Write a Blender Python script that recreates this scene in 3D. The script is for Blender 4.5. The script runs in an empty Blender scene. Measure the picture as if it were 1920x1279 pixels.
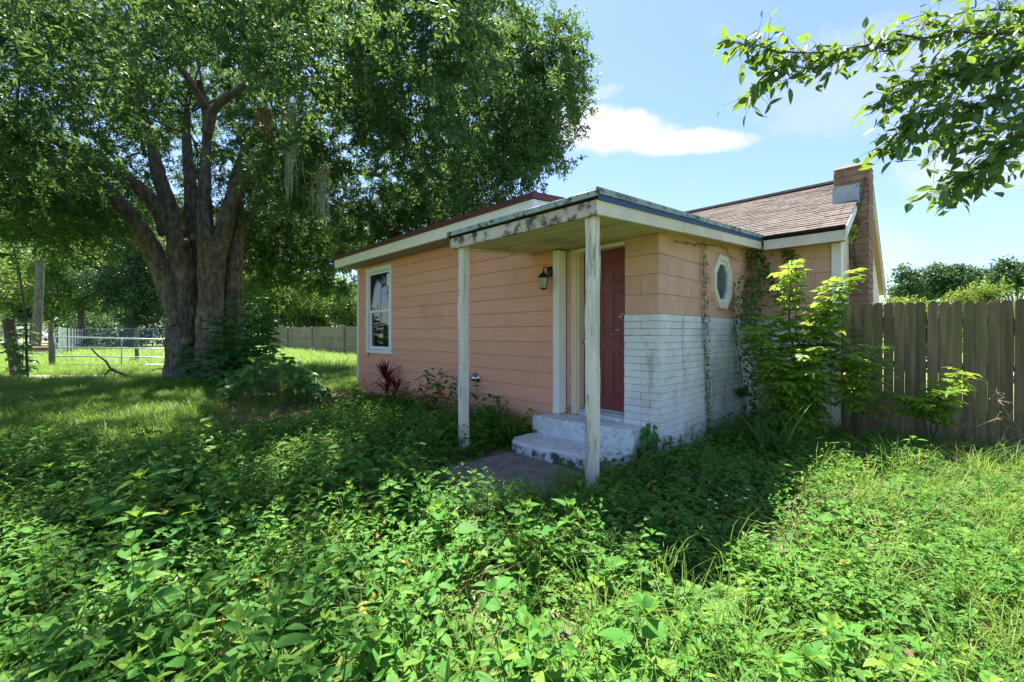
import bpy, math, random
import numpy as np
from mathutils import Vector, Matrix, noise as mnoise

random.seed(7)
rng = np.random.default_rng(7)
C = bpy.context.scene.collection
SC = bpy.context.scene

# ------------------------------------------------------------------ camera
# world: metres, x along the house front, y into the depth of the lot, z up
FPX, HOR, CZ = 795.0, 625.0, 1.45            # focal length and horizon in photo pixels (1920 wide), eye height
_l = math.hypot(770, 795)
RGT = np.array([770 / _l, 795 / _l]); FWD = np.array([-795 / _l, 770 / _l])
cam_d = bpy.data.cameras.new('camera'); cam = bpy.data.objects.new('camera', cam_d); C.objects.link(cam)
cam_d.sensor_width = 36; cam_d.lens = FPX / 1920 * 36
cam_d.shift_y = -(639.5 - HOR) / 1920
cam_d.clip_start = 0.05; cam_d.clip_end = 2000
cam.location = (0, 0, CZ)
cam.rotation_euler = (math.pi / 2, 0, math.atan2(-FWD[0], FWD[1]))
SC.camera = cam

# ------------------------------------------------------------------ light
SUN_EL = math.radians(64)
SUN_H = np.array([-0.894, 0.447])
sun_dir = Vector((SUN_H[0] * math.cos(SUN_EL), SUN_H[1] * math.cos(SUN_EL), math.sin(SUN_EL)))
sd = bpy.data.lights.new('sun', 'SUN'); sd.energy = 3.7; sd.angle = math.radians(0.55); sd.color = (1.0, 0.94, 0.84)
so = bpy.data.objects.new('sun', sd); C.objects.link(so)
so.rotation_euler = sun_dir.to_track_quat('Z', 'Y').to_euler(); so.location = (-10, 5, 30)

world = bpy.data.worlds.new('World'); SC.world = world; world.use_nodes = True
SKY_STRENGTH = 0.063
SC.view_settings.view_transform = 'Standard'; SC.view_settings.look = 'None'
SC.view_settings.exposure = 2.44; SC.view_settings.gamma = 1.0
SC.view_settings.use_curve_mapping = False
SC.cycles.use_denoising = True
SC.cycles.max_bounces = 14; SC.cycles.diffuse_bounces = 10; SC.cycles.transmission_bounces = 10
SC.cycles.transparent_max_bounces = 8; SC.cycles.caustics_reflective = False; SC.cycles.caustics_refractive = False
SC.cycles.sample_clamp_indirect = 6.0

def at(px, py, D):
    """world point seen at photo pixel (px,py) at depth D"""
    r = (px - 960) / FPX * D
    w = FWD * D + RGT * r
    return np.array([w[0], w[1], CZ + (HOR - py) / FPX * D])
def cam_xy(r, d):
    return FWD[None, :] * np.asarray(d)[:, None] + RGT[None, :] * np.asarray(r)[:, None]
def project(p):
    p = np.atleast_2d(p); d = p[:, :2] @ FWD; r = p[:, :2] @ RGT
    dd = np.where(np.abs(d) < 1e-3, 1e-3, d)
    return 960 + FPX * r / dd, HOR - FPX * (p[:, 2] - CZ) / dd, d
def inpoly(x, y, poly):
    x = np.asarray(x, float); y = np.asarray(y, float)
    ins = np.zeros(x.shape, bool); n = len(poly); j = n - 1
    for i in range(n):
        xi, yi = poly[i]; xj, yj = poly[j]
        if yi != yj:
            c = ((yi > y) != (yj > y)) & (x < (xj - xi) * (y - yi) / (yj - yi) + xi)
            ins ^= c
        j = i
    return ins

# ------------------------------------------------------------------ node helpers
class NT:
    def __init__(s, tree): s.t = tree; s.n = tree.nodes; s.l = tree.links
    def new(s, typ, **kw):
        n = s.n.new(typ)
        for k, v in kw.items(): setattr(n, k, v)
        return n
    def link(s, a, b): s.l.new(a, b)
    def val(s, inp, v):
        if hasattr(v, 'links'): s.l.new(v, inp)
        else: inp.default_value = v
    def math(s, op, a, b=None, c=None, clamp=False):
        n = s.n.new('ShaderNodeMath'); n.operation = op; n.use_clamp = clamp
        s.val(n.inputs[0], a)
        if b is not None: s.val(n.inputs[1], b)
        if c is not None: s.val(n.inputs[2], c)
        return n.outputs[0]
    def mix(s, f, a, b, mode='MIX'):
        n = s.n.new('ShaderNodeMix'); n.data_type = 'RGBA'; n.blend_type = mode
        s.val(n.inputs[0], f)
        for i, v in ((6, a), (7, b)):
            if isinstance(v, tuple) and len(v) == 3: v = v + (1,)
            s.val(n.inputs[i], v)
        return n.outputs[2]
    def noise(s, vec, scale, detail=4, rough=.55, dist=0.0):
        n = s.n.new('ShaderNodeTexNoise')
        if vec is not None: s.l.new(vec, n.inputs['Vector'])
        n.inputs['Scale'].default_value = scale; n.inputs['Detail'].default_value = detail
        n.inputs['Roughness'].default_value = rough; n.inputs['Distortion'].default_value = dist
        return n.outputs['Fac']
    def ramp(s, fac, lo, hi):
        n = s.n.new('ShaderNodeMapRange'); n.clamp = True; n.interpolation_type = 'SMOOTHSTEP'
        s.val(n.inputs[0], fac); s.val(n.inputs[1], lo); s.val(n.inputs[2], hi)
        n.inputs[3].default_value = 0; n.inputs[4].default_value = 1
        return n.outputs[0]
    def mapping(s, vec, scale=(1, 1, 1)):
        n = s.n.new('ShaderNodeMapping'); s.l.new(vec, n.inputs[0]); n.inputs['Scale'].default_value = scale
        return n.outputs[0]
    def pos(s): return s.n.new('ShaderNodeNewGeometry').outputs['Position']
    def objrand(s): return s.n.new('ShaderNodeObjectInfo').outputs['Random']
    def bump(s, h, strength=.3, dist=.01):
        n = s.n.new('ShaderNodeBump'); n.inputs['Strength'].default_value = strength; n.inputs['Distance'].default_value = dist
        s.l.new(h, n.inputs['Height']); return n.outputs[0]

MATS = {}
def newmat(name):
    m = bpy.data.materials.new(name); m.use_nodes = True
    nt = NT(m.node_tree); b = m.node_tree.nodes['Principled BSDF']; MATS[name] = m
    return m, nt, b
def surf(name, col, col2=None, scale=6, stretch=(1, 1, 1), rough=.7, lo=.35, hi=.65, dirt=None, dirt_scale=3, dirt_lo=.55, dirt_hi=.75,
         dirt_stretch=(1, 1, 1), bump=.15, bump_scale=60, bump_dist=.004, rand=.0, metal=0., spec=.4, dirt2=None):
    m, nt, b = newmat(name); p = nt.pos()
    c2 = col2 or tuple(v * .8 for v in col)
    f = nt.ramp(nt.noise(nt.mapping(p, stretch), scale, 5), lo, hi)
    c = nt.mix(f, col, c2)
    if dirt:
        d = nt.ramp(nt.noise(nt.mapping(p, dirt_stretch), dirt_scale, 7, .65), dirt_lo, dirt_hi)
        c = nt.mix(d, c, dirt)
    if dirt2:
        d = nt.ramp(nt.noise(nt.mapping(p, dirt2[1]), dirt2[2], 6, .7), dirt2[3], dirt2[4])
        c = nt.mix(d, c, dirt2[0])
    if rand:
        r = nt.math('MULTIPLY_ADD', nt.objrand(), rand * 2, 1 - rand)
        cc = nt.new('ShaderNodeCombineColor')
        for i in range(3): nt.link(r, cc.inputs[i])
        c = nt.mix(1.0, c, cc.outputs[0], 'MULTIPLY')
    nt.link(c, b.inputs['Base Color'])
    b.inputs['Roughness'].default_value = rough; b.inputs['Metallic'].default_value = metal
    b.inputs['Specular IOR Level'].default_value = spec
    if bump:
        nt.link(nt.bump(nt.noise(nt.mapping(p, stretch), bump_scale, 4), bump, bump_dist), b.inputs['Normal'])
    return m
def leafmat(name, c1, c2, c3, trans=.35, tcol=(.25, .4, .06), rough=.45, rand=.35, spec=.35):
    """c1..c3 by a per-leaf tint and a per-plant random; thin leaf lets light through"""
    m, nt, b = newmat(name)
    a = nt.new('ShaderNodeAttribute', attribute_name='tint').outputs['Fac']
    r = nt.objrand()
    f = nt.math('ADD', nt.math('MULTIPLY', a, 1 - rand), nt.math('MULTIPLY', r, rand))
    c = nt.mix(nt.ramp(f, .0, .55), c1, c2)
    c = nt.mix(nt.ramp(f, .55, 1.0), c, c3)
    big = nt.ramp(nt.noise(nt.pos(), .9, 3), .35, .7)
    c = nt.mix(nt.math('MULTIPLY', big, .35), c, c1)
    nt.link(c, b.inputs['Base Color']); b.inputs['Roughness'].default_value = rough
    b.inputs['Specular IOR Level'].default_value = spec
    t = nt.new('ShaderNodeBsdfTranslucent')
    nt.link(nt.mix(.6, c, tcol), t.inputs[0])
    ms = nt.new('ShaderNodeMixShader'); ms.inputs[0].default_value = trans
    nt.link(b.outputs[0], ms.inputs[1]); nt.link(t.outputs[0], ms.inputs[2])
    out = m.node_tree.nodes['Material Output']; nt.link(ms.outputs[0], out.inputs[0])
    return m

# ------------------------------------------------------------------ sky
def build_world():
    nt = NT(world.node_tree); nt.n.clear()
    sky = nt.new('ShaderNodeTexSky', sky_type='NISHITA'); sky.sun_disc = False
    sky.sun_elevation = SUN_EL; sky.sun_rotation = math.atan2(SUN_H[0], SUN_H[1])
    sky.air_density = 1.1; sky.dust_density = .4; sky.ozone_density = 1.5
    tc = nt.new('ShaderNodeTexCoord').outputs['Generated']
    w1 = nt.noise(tc, 8, 9, .66); w2 = nt.noise(tc, 18, 9, .66)
    def dot(v):
        n = nt.new('ShaderNodeVectorMath', operation='DOT_PRODUCT'); nt.link(tc, n.inputs[0]); n.inputs[1].default_value = v
        return n.outputs['Value']
    def ellipse(px, py, hw, hh, tilt, soft, amp, warp):
        p = at(px, py, 1.0) - np.array([0, 0, CZ]); L = np.linalg.norm(p); d = p / L
        e1 = np.array([RGT[0], RGT[1], 0]); e1 = e1 - d * (e1 @ d); e1 /= np.linalg.norm(e1); e2 = np.cross(e1, d)
        if e2[2] < 0: e2 = -e2
        a = e1 * math.cos(tilt) + e2 * math.sin(tilt); bb = -e1 * math.sin(tilt) + e2 * math.cos(tilt)
        u = nt.math('DIVIDE', dot(tuple(a)), hw / FPX / L); v = nt.math('DIVIDE', dot(tuple(bb)), hh / FPX / L)
        v = nt.math('ADD', v, nt.math('MULTIPLY', nt.math('SUBTRACT', w1, .5), warp))
        u = nt.math('ADD', u, nt.math('MULTIPLY', nt.math('SUBTRACT', w2, .5), warp * .6))
        q = nt.math('ADD', nt.math('MULTIPLY', u, u), nt.math('MULTIPLY', v, v))
        m = nt.math('SUBTRACT', 1.0, nt.ramp(q, 1 - soft, 1 + soft))
        m = nt.math('MULTIPLY', m, nt.math('GREATER_THAN', dot(tuple(d)), .2))
        return nt.math('MULTIPLY', m, amp)
    parts = [ellipse(1130, 243, 130, 36, -.12, .55, .95, 1.7), ellipse(1272, 268, 122, 21, .04, .5, .9, 1.5),
             ellipse(1120, 176, 42, 12, .2, .9, .3, 2), ellipse(1650, 480, 55, 50, 0, .95, .3, 2),
             ellipse(1870, 300, 130, 60, .1, .9, .55, 2.5), ellipse(1720, 140, 240, 90, .1, .95, .28, 3)]
    # thin fair-weather cloud over the rest of the sky
    sep = nt.new('ShaderNodeSeparateXYZ'); nt.link(tc, sep.inputs[0])
    wide = nt.math('MULTIPLY', nt.ramp(nt.noise(nt.mapping(tc, (1, 1, 3)), 2.6, 7, .6), .6, .85), .45)
    m = wide
    for q in parts: m = nt.math('MAXIMUM', m, q)
    col = nt.mix(1.0, sky.outputs[0], (.63, .71, .87), 'MULTIPLY')
    # summer haze that whitens the sky towards the horizon
    hz = nt.math('POWER', nt.math('SUBTRACT', 1.0, nt.math('ABSOLUTE', sep.outputs['Z'])), 3.0)
    base = nt.mix(nt.math('MULTIPLY_ADD', hz, .12, .19), col, (1.75, 2.0, 2.6))
    tex = nt.math('MULTIPLY_ADD', nt.ramp(nt.noise(tc, 24, 7, .65), .3, .75), .3, .78)
    m = nt.math('MULTIPLY', m, tex, clamp=True)
    col = nt.mix(m, base, (3.4, 3.35, 3.45))
    bg = nt.new('ShaderNodeBackground'); nt.link(col, bg.inputs[0]); bg.inputs[1].default_value = SKY_STRENGTH
    out = nt.new('ShaderNodeOutputWorld'); nt.link(bg.outputs[0], out.inputs[0])
build_world()

# ------------------------------------------------------------------ mesh helpers
ORG = {}
def porg(parent):
    return ORG.get(parent.name, np.zeros(3)) if parent else np.zeros(3)
def tag(o, label=None, cat=None, group=None, kind=None):
    if label: o['label'] = label
    if cat: o['category'] = cat
    if group: o['group'] = group
    if kind: o['kind'] = kind
    return o
def empty(name, loc, label, cat, group=None):
    o = bpy.data.objects.new(name, None); C.objects.link(o); o.location = tuple(loc); o.empty_display_size = .2
    ORG[o.name] = np.array(loc, float)
    return tag(o, label, cat, group)
def link_mesh(name, me, parent, loc, rot=None):
    o = bpy.data.objects.new(name, me); C.objects.link(o)
    loc = np.array(loc, float)
    if parent: o.parent = parent
    o.location = tuple(loc - porg(parent))
    if rot is not None: o.rotation_euler = rot
    ORG[o.name] = loc
    return o

class MB:
    """collects geometry in world coordinates; build() links it as one object"""
    def __init__(s): s.v = []; s.f = []; s.t = []; s.mi = []; s.n = 0
    def add(s, V, F, tint=.5, mi=0):
        V = np.asarray(V, float).reshape(-1, 3)
        s.v.append(V); n = s.n
        s.f.extend([tuple(i + n for i in f) for f in F]); s.mi.extend([mi] * len(F))
        s.t.append(np.full(len(V), tint) if np.isscalar(tint) else np.asarray(tint)); s.n += len(V)
        return s
    def box(s, x0, x1, y0, y1, z0, z1, **k):
        V = [(x, y, z) for z in (z0, z1) for y in (y0, y1) for x in (x0, x1)]
        F = [(0, 2, 3, 1), (4, 5, 7, 6), (0, 1, 5, 4), (2, 6, 7, 3), (0, 4, 6, 2), (1, 3, 7, 5)]
        return s.add(V, F, **k)
    def bbox(s, x0, x1, y0, y1, z0, z1, b=.004, **k):
        """box with chamfered vertical and horizontal edges"""
        V = []; X, Y, Z = (x0, x1), (y0, y1), (z0, z1)
        F = []
        idx = {}
        for i in (0, 1):
            for j in (0, 1):
                for kk in (0, 1):
                    p = np.array([X[i], Y[j], Z[kk]]); d = np.array([1 - 2 * i, 1 - 2 * j, 1 - 2 * kk]) * b
                    for ax in range(3):
                        q = p + d; q[ax] = p[ax]; idx[i, j, kk, ax] = len(V); V.append(q)
        for ax in range(3):
            o = [a for a in range(3) if a != ax]
            for sgn in (0, 1):
                c = []
                for a, bq in ((0, 0), (1, 0), (1, 1), (0, 1)):
                    t = [0, 0, 0]; t[ax] = sgn; t[o[0]] = a; t[o[1]] = bq; c.append(idx[t[0], t[1], t[2], ax])
                F.append(tuple(c))
            for a in (0, 1):
                for bq in (0, 1):
                    c = []
                    for q, axx in ((0, o[0]), (1, o[0]), (1, o[1]), (0, o[1])):
                        t = [0, 0, 0]; t[ax] = q; t[o[0]] = a; t[o[1]] = bq; c.append(idx[t[0], t[1], t[2], axx])
                    F.append(tuple(c))
        for i in (0, 1):
            for j in (0, 1):
                for kk in (0, 1): F.append(tuple(idx[i, j, kk, a] for a in range(3)))
        return s.add(V, F, **k)
    def prism(s, pts, d, **k):
        """polygon pts (3d, planar) extruded by vector d"""
        n = len(pts); P = np.asarray(pts, float); V = np.vstack([P, P + np.asarray(d, float)])
        F = [tuple(range(n))[::-1], tuple(range(n, 2 * n))] + [(i, (i + 1) % n, n + (i + 1) % n, n + i) for i in range(n)]
        return s.add(V, F, **k)
    def quad(s, a, b, c, d, **k): return s.add([a, b, c, d], [(0, 1, 2, 3)], **k)
    def tube(s, pts, rad, n=6, cap=True, rough=0., seed=0, ridge=0., **k):
        P = np.asarray(pts, float); m = len(P); rad = np.broadcast_to(rad, (m,)) if np.ndim(rad) else np.full(m, rad)
        T = np.gradient(P, axis=0); T /= np.linalg.norm(T, axis=1)[:, None] + 1e-9
        up = np.array([0, 0, 1.]) if abs(T[0][2]) < .9 else np.array([1., 0, 0])
        U = np.cross(T[0], up); U /= np.linalg.norm(U); V = []
        for i in range(m):
            U = U - T[i] * (U @ T[i]); U /= np.linalg.norm(U); W = np.cross(T[i], U)
            for j in range(n):
                a = 2 * math.pi * j / n; r = rad[i]
                if rough:
                    q = U * math.cos(a) + W * math.sin(a)
                    nz = mnoise.noise(Vector((q[0] * 2.2 + seed, q[1] * 2.2, i * .15))) * .7 + mnoise.noise(Vector((q[0] * 5 + seed, q[1] * 5, i * .3))) * .3
                    r = r * (1 + rough * nz)
                    if ridge:
                        w_ = mnoise.noise(Vector((P[i][0] * 3, P[i][1] * 3, P[i][2] * 1.3 + seed))) * .9
                        a1 = mnoise.noise(Vector((q[0] * 8 + w_ + seed, q[1] * 8 + w_, P[i][2] * 1.1))); a2 = mnoise.noise(Vector((q[0] * 17 + seed, q[1] * 17, P[i][2] * 2.6 + w_)))
                        r -= ridge * (max(0, .35 - abs(a1)) * 2.2 + max(0, .3 - abs(a2)) * 1.1)
                V.append(P[i] + (U * math.cos(a) + W * math.sin(a)) * r)
        F = [(i * n + j, i * n + (j + 1) % n, (i + 1) * n + (j + 1) % n, (i + 1) * n + j) for i in range(m - 1) for j in range(n)]
        if cap: F += [tuple(range(n))[::-1], tuple((m - 1) * n + j for j in range(n))]
        return s.add(V, F, **k)
    def disc(s, c, axis, r, h, n=16, **k):
        c = np.asarray(c, float); a = np.asarray(axis, float); a /= np.linalg.norm(a)
        return s.tube([c, c + a * h], [r, r], n=n, **k)
    def lathe(s, c, prof, n=16, **k):
        V = []; m = len(prof)
        for r, z in prof:
            for j in range(n):
                a = 2 * math.pi * j / n; V.append((c[0] + r * math.cos(a), c[1] + r * math.sin(a), c[2] + z))
        F = [(i * n + j, i * n + (j + 1) % n, (i + 1) * n + (j + 1) % n, (i + 1) * n + j) for i in range(m - 1) for j in range(n)]
        return s.add(V, F, **k)
    def leaf(s, o, d, up, L, W, seg=4, fold=.25, curl=.25, tint=.5, mi=0, shape=.8, wave=0.):
        d = np.asarray(d, float); d = d / (np.linalg.norm(d) + 1e-9)
        up = np.asarray(up, float); r = np.cross(d, up); r /= np.linalg.norm(r) + 1e-9; u = np.cross(r, d)
        V = [o]; rows = []
        o = np.asarray(o, float)
        for i in range(1, seg):
            t = i / seg; w = W * .5 * math.sin(math.pi * t ** shape) ** .9
            c = o + d * (L * t) - u * (curl * L * t * t)
            wz = wave * W * math.sin(i * 2.1)
            rows.append(len(V)); V += [c - r * w + u * (fold * w + wz), c, c + r * w + u * (fold * w - wz)]
        tip = len(V); V.append(o + d * L - u * curl * L)
        F = [(0, rows[0] + 1, rows[0]), (0, rows[0] + 2, rows[0] + 1)]
        for a, b in zip(rows[:-1], rows[1:]): F += [(a, a + 1, b + 1, b), (a + 1, a + 2, b + 2, b + 1)]
        l = rows[-1]; F += [(l, l + 1, tip), (l + 1, l + 2, tip)]
        return s.add(V, F, tint=tint, mi=mi)
    def mesh(s, name, mats, smooth=False, origin=None):
        V = np.vstack(s.v); O = np.zeros(3) if origin is None else origin
        me = bpy.data.meshes.new(name); me.from_pydata((V - O).tolist(), [], s.f)
        for m in (mats if isinstance(mats, (list, tuple)) else [mats]): me.materials.append(m)
        me.polygons.foreach_set('material_index', s.mi)
        if smooth: me.polygons.foreach_set('use_smooth', [True] * len(s.f))
        a = me.attributes.new('tint', 'FLOAT', 'POINT'); a.data.foreach_set('value', np.concatenate(s.t).astype(np.float32))
        me.update(); return me
    def build(s, name, mats, parent=None, smooth=False, kind=None, label=None, cat=None, group=None, origin=None):
        V = np.vstack(s.v)
        if origin is None:
            lo, hi = V.min(0), V.max(0); origin = np.array([(lo[0] + hi[0]) / 2, (lo[1] + hi[1]) / 2, lo[2]])
        me = s.mesh(name, mats, smooth, origin)
        o = link_mesh(name, me, parent, origin)
        return tag(o, label, cat, group, kind)

def scatter(name, P, R, S, I, protos, parent=None, kind='stuff', label=None, cat=None):
    """one object whose points carry copies of the plant meshes in protos"""
    P = np.asarray(P, float); org = porg(parent) if parent else np.zeros(3)
    me = bpy.data.meshes.new(name); me.vertices.add(len(P)); me.vertices.foreach_set('co', (P - org).astype(np.float32).ravel())
    a = me.attributes.new('rot', 'FLOAT_VECTOR', 'POINT'); a.data.foreach_set('vector', np.asarray(R, np.float32).ravel())
    S = np.asarray(S, np.float32)
    a = me.attributes.new('scl', 'FLOAT', 'POINT'); a.data.foreach_set('value', S)
    a = me.attributes.new('idx', 'INT', 'POINT'); a.data.foreach_set('value', np.asarray(I, np.int32))
    me.update()
    o = bpy.data.objects.new(name, me); C.objects.link(o); ORG[o.name] = org
    if parent: o.parent = parent
    ng = bpy.data.node_groups.new(name + '_nodes', 'GeometryNodeTree')
    ng.interface.new_socket('Geometry', in_out='INPUT', socket_type='NodeSocketGeometry')
    ng.interface.new_socket('Geometry', in_out='OUTPUT', socket_type='NodeSocketGeometry')
    N = ng.nodes; L = ng.links
    gi = N.new('NodeGroupInput'); go = N.new('NodeGroupOutput')
    iop = N.new('GeometryNodeInstanceOnPoints')
    g2i = N.new('GeometryNodeGeometryToInstance')
    for p in reversed(protos):
        oi = N.new('GeometryNodeObjectInfo'); oi.inputs['Object'].default_value = p; oi.inputs['As Instance'].default_value = True
        L.new(oi.outputs['Geometry'], g2i.inputs[0])
    L.new(gi.outputs[0], iop.inputs['Points'])
    j = N.new('GeometryNodeJoinGeometry')
    N.remove(g2i)
    for nd in [n for n in N if n.bl_idname == 'GeometryNodeObjectInfo']: L.new(nd.outputs['Geometry'], j.inputs[0])
    L.new(j.outputs[0], iop.inputs['Instance'])
    iop.inputs['Pick Instance'].default_value = True
    def na(nm, dt):
        n = N.new('GeometryNodeInputNamedAttribute'); n.data_type = dt; n.inputs[0].default_value = nm
        return [q for q in n.outputs if q.enabled and q.name == 'Attribute'][0]
    L.new(na('idx', 'INT'), iop.inputs['Instance Index'])
    e2r = N.new('FunctionNodeEulerToRotation'); L.new(na('rot', 'FLOAT_VECTOR'), e2r.inputs[0]); L.new(e2r.outputs[0], iop.inputs['Rotation'])
    L.new(na('scl', 'FLOAT'), iop.inputs['Scale'])
    L.new(iop.outputs[0], go.inputs[0])
    md = o.modifiers.new('plants', 'NODES'); md.node_group = ng
    return tag(o, label, cat, None, kind)

def proto(mb, name, mats):
    me = mb.mesh(name, mats); return bpy.data.objects.new(name, me)   # not linked: only its copies stand in the scene
def rnd(a, b): return random.uniform(a, b)
def unit(v): v = np.asarray(v, float); return v / (np.linalg.norm(v) + 1e-9)

# ------------------------------------------------------------------ materials
M_siding = surf('siding_paint', (.78, .37, .248), (.74, .345, .228), scale=2.5, rough=.6, bump=.12, bump_scale=90, stretch=(1, 1, 6), rand=.035,
                dirt=(.62, .285, .205), dirt_scale=1.3, dirt_lo=.5, dirt_hi=.8)
M_block = surf('block_paint', (.68, .405, .31), (.63, .365, .275), scale=4, rough=.8, bump=.5, bump_scale=120, bump_dist=.004, rand=.05,
               dirt=(.42, .28, .18), dirt_scale=2.2, dirt_lo=.6, dirt_hi=.85)
M_mortar = surf('block_mortar', (.50, .33, .215), rough=.9)
M_brick = surf('white_brick_paint', (.82, .81, .79), (.70, .70, .70), scale=3, rough=.75, bump=.5, bump_scale=80, bump_dist=.004, rand=.02,
               dirt=(.25, .27, .27), dirt_scale=2.2, dirt_lo=.52, dirt_hi=.78, dirt_stretch=(1.6, 1.6, .5), dirt2=((.1, .1, .1), (1, 1, 1), 30, .68, .78))
M_bmortar = surf('brick_mortar', (.55, .57, .57), (.2, .21, .21), scale=4, rough=.9, lo=.5, hi=.66)
M_chim = surf('chimney_paint', (.31, .20, .145), (.24, .15, .105), scale=6, rough=.85, bump=.6, bump_scale=70, bump_dist=.006, rand=.08,
              dirt=(.09, .06, .045), dirt_scale=2.5, dirt_lo=.52, dirt_hi=.75, dirt_stretch=(1.5, 1.5, .6))
M_white = surf('white_paint', (.84, .80, .77), (.78, .75, .72), scale=3, rough=.55, bump=.05, dirt=(.42, .43, .38), dirt_scale=4, dirt_lo=.62, dirt_hi=.85, dirt_stretch=(1, 1, .3))
M_cream = surf('cream_trim', (.80, .70, .58), (.74, .64, .52), scale=5, rough=.6, bump=.1)
M_vinyl = surf('white_vinyl', (.78, .79, .80), (.74, .75, .76), rough=.35, bump=0)
M_tan = surf('tan_trim', (.74, .61, .44), (.68, .54, .38), scale=5, rough=.65, bump=.1, stretch=(4, 4, .6), dirt=(.3, .2, .12), dirt_scale=6, dirt_lo=.62, dirt_hi=.8)
M_fascia = surf('mildewed_fascia', (.60, .53, .44), (.5, .42, .34), scale=6, rough=.8, bump=.3, bump_scale=40, stretch=(.4, 1, 1),
                dirt=(.075, .065, .055), dirt_scale=8, dirt_lo=.45, dirt_hi=.63, dirt2=((.42, .38, .2), (1, 1, 1), 3, .6, .75))
M_fascia2 = surf('white_fascia', (.78, .67, .58), (.70, .60, .52), scale=4, rough=.7, bump=.15, bump_scale=40, dirt=(.3, .27, .22), dirt_scale=3, dirt_lo=.6, dirt_hi=.8)
M_post = surf('post_paint', (.72, .66, .57), (.62, .58, .49), scale=5, rough=.8, bump=.5, bump_scale=45, stretch=(2, 2, .35),
              dirt=(.25, .235, .19), dirt_scale=7, dirt_lo=.54, dirt_hi=.68, dirt_stretch=(2.5, 2.5, .3), dirt2=((.54, .53, .43), (2, 2, .3), 3, .46, .62))
M_post2 = surf('peeling_post_paint', (.80, .69, .60), (.68, .60, .51), scale=5, rough=.8, bump=.7, bump_scale=35, stretch=(2, 2, .35),
               dirt=(.33, .30, .25), dirt_scale=6, dirt_lo=.50, dirt_hi=.58, dirt_stretch=(2.5, 2.5, .35), dirt2=((.52, .52, .43), (2, 2, .25), 4, .45, .62))
M_ceil = surf('ceiling_board_paint', (.68, .58, .31), (.60, .50, .26), scale=3, rough=.7, bump=.15, stretch=(.5, 3, 3), rand=.05,
              dirt=(.25, .2, .09), dirt_scale=2, dirt_lo=.5, dirt_hi=.8)
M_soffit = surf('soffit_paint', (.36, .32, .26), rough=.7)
M_dark = surf('roof_edge_dark', (.018, .013, .014), (.026, .018, .018), rough=1., spec=.05)
M_maroon = surf('maroon_drip_edge', (.115, .028, .030), (.09, .022, .026), rough=.45, bump=.03)
M_blue = surf('blue_edge_strip', (.02, .075, .25), (.03, .08, .2), rough=.6, bump=.1)
M_drip = surf('grey_metal_edge', (.34, .40, .40), (.26, .31, .31), rough=.5, bump=.1, dirt=(.05, .055, .05), dirt_scale=9, dirt_lo=.5, dirt_hi=.62)
M_rollroof = surf('rolled_roofing', (.2, .21, .2), (.13, .14, .13), rough=.9, bump=.4)
M_shing = surf('brown_shingle', (.142, .117, .104), (.095, .076, .068), scale=14, rough=.95, bump=.6, bump_scale=300, bump_dist=.004, rand=.2,
               dirt=(.07, .05, .045), dirt_scale=8, dirt_lo=.55, dirt_hi=.75)
M_under = surf('shingle_underlay', (.05, .036, .03), rough=.95)
M_door = surf('dark_red_door_paint', (.225, .040, .045), (.19, .034, .039), scale=3, rough=.42, bump=.04,
              rand=.0)
M_conc = surf('painted_concrete', (.72, .73, .75), (.60, .62, .64), scale=5, rough=.8, bump=.5, bump_scale=35, bump_dist=.006,
              dirt=(.30, .30, .30), dirt_scale=13, dirt_lo=.56, dirt_hi=.66, dirt2=((.42, .39, .37), (1, 1, 1), 22, .55, .7))
M_path = surf('old_concrete_path', (.23, .195, .175), (.14, .12, .11), scale=7, rough=.95, bump=.8, bump_scale=90, bump_dist=.006,
              dirt=(.26, .22, .2), dirt_scale=11, dirt_lo=.56, dirt_hi=.75)
M_metal = surf('galvanised_metal', (.52, .56, .60), (.42, .46, .5), scale=5, rough=.38, metal=.75, bump=.03)
M_flash = surf('flashing_sheet', (.40, .46, .52), (.33, .39, .46), scale=3, rough=.5, bump=.12, bump_scale=8, bump_dist=.01, dirt=(.16, .18, .22), dirt_scale=6, dirt_lo=.62, dirt_hi=.66)
M_chrome = surf('shiny_vent_metal', (.6, .62, .65), rough=.18, metal=1., bump=0)
M_black = surf('black_lamp_metal', (.012, .012, .012), (.02, .02, .02), rough=.4, bump=.05)
M_fence = surf('weathered_fence_wood', (.215, .165, .10), (.12, .093, .058), scale=3, rough=.9, bump=.7, bump_scale=22, stretch=(6, 6, .35), rand=.24,
               dirt=(.125, .12, .045), dirt_scale=2.2, dirt_lo=.45, dirt_hi=.7, dirt_stretch=(1.5, 1.5, .6), dirt2=((.045, .04, .035), (4, 4, 1.6), 5, .68, .76))
M_fence_b = surf('far_fence_wood', (.33, .27, .21), (.25, .2, .16), scale=2, rough=.9, bump=.3, stretch=(6, 6, .35), rand=.1, dirt=(.2, .17, .14), dirt_scale=1, dirt_lo=.45, dirt_hi=.7)
M_bark = surf('oak_bark', (.205, .178, .15), (.095, .08, .066), scale=7, rough=.95, bump=1.0, bump_scale=13, bump_dist=.035, stretch=(1.6, 1.6, .6), lo=.35, hi=.62,
              dirt=(.31, .27, .22), dirt_scale=1.6, dirt_lo=.56, dirt_hi=.75, dirt2=((.05, .038, .03), (3, 3, .5), 3.2, .56, .68))
M_twig = surf('twig_bark', (.10, .075, .055), rough=.9, bump=.2)
M_drystem = surf('dry_stem', (.38, .28, .19), (.3, .2, .14), rough=.9, bump=0)
M_moss = surf('moss_strand', (.30, .31, .25), (.22, .23, .18), rough=.95, bump=0)
M_wood_grey = surf('grey_post_wood', (.2, .185, .17), (.13, .12, .11), scale=3, rough=.9, bump=.5, stretch=(5, 5, .4))
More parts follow.
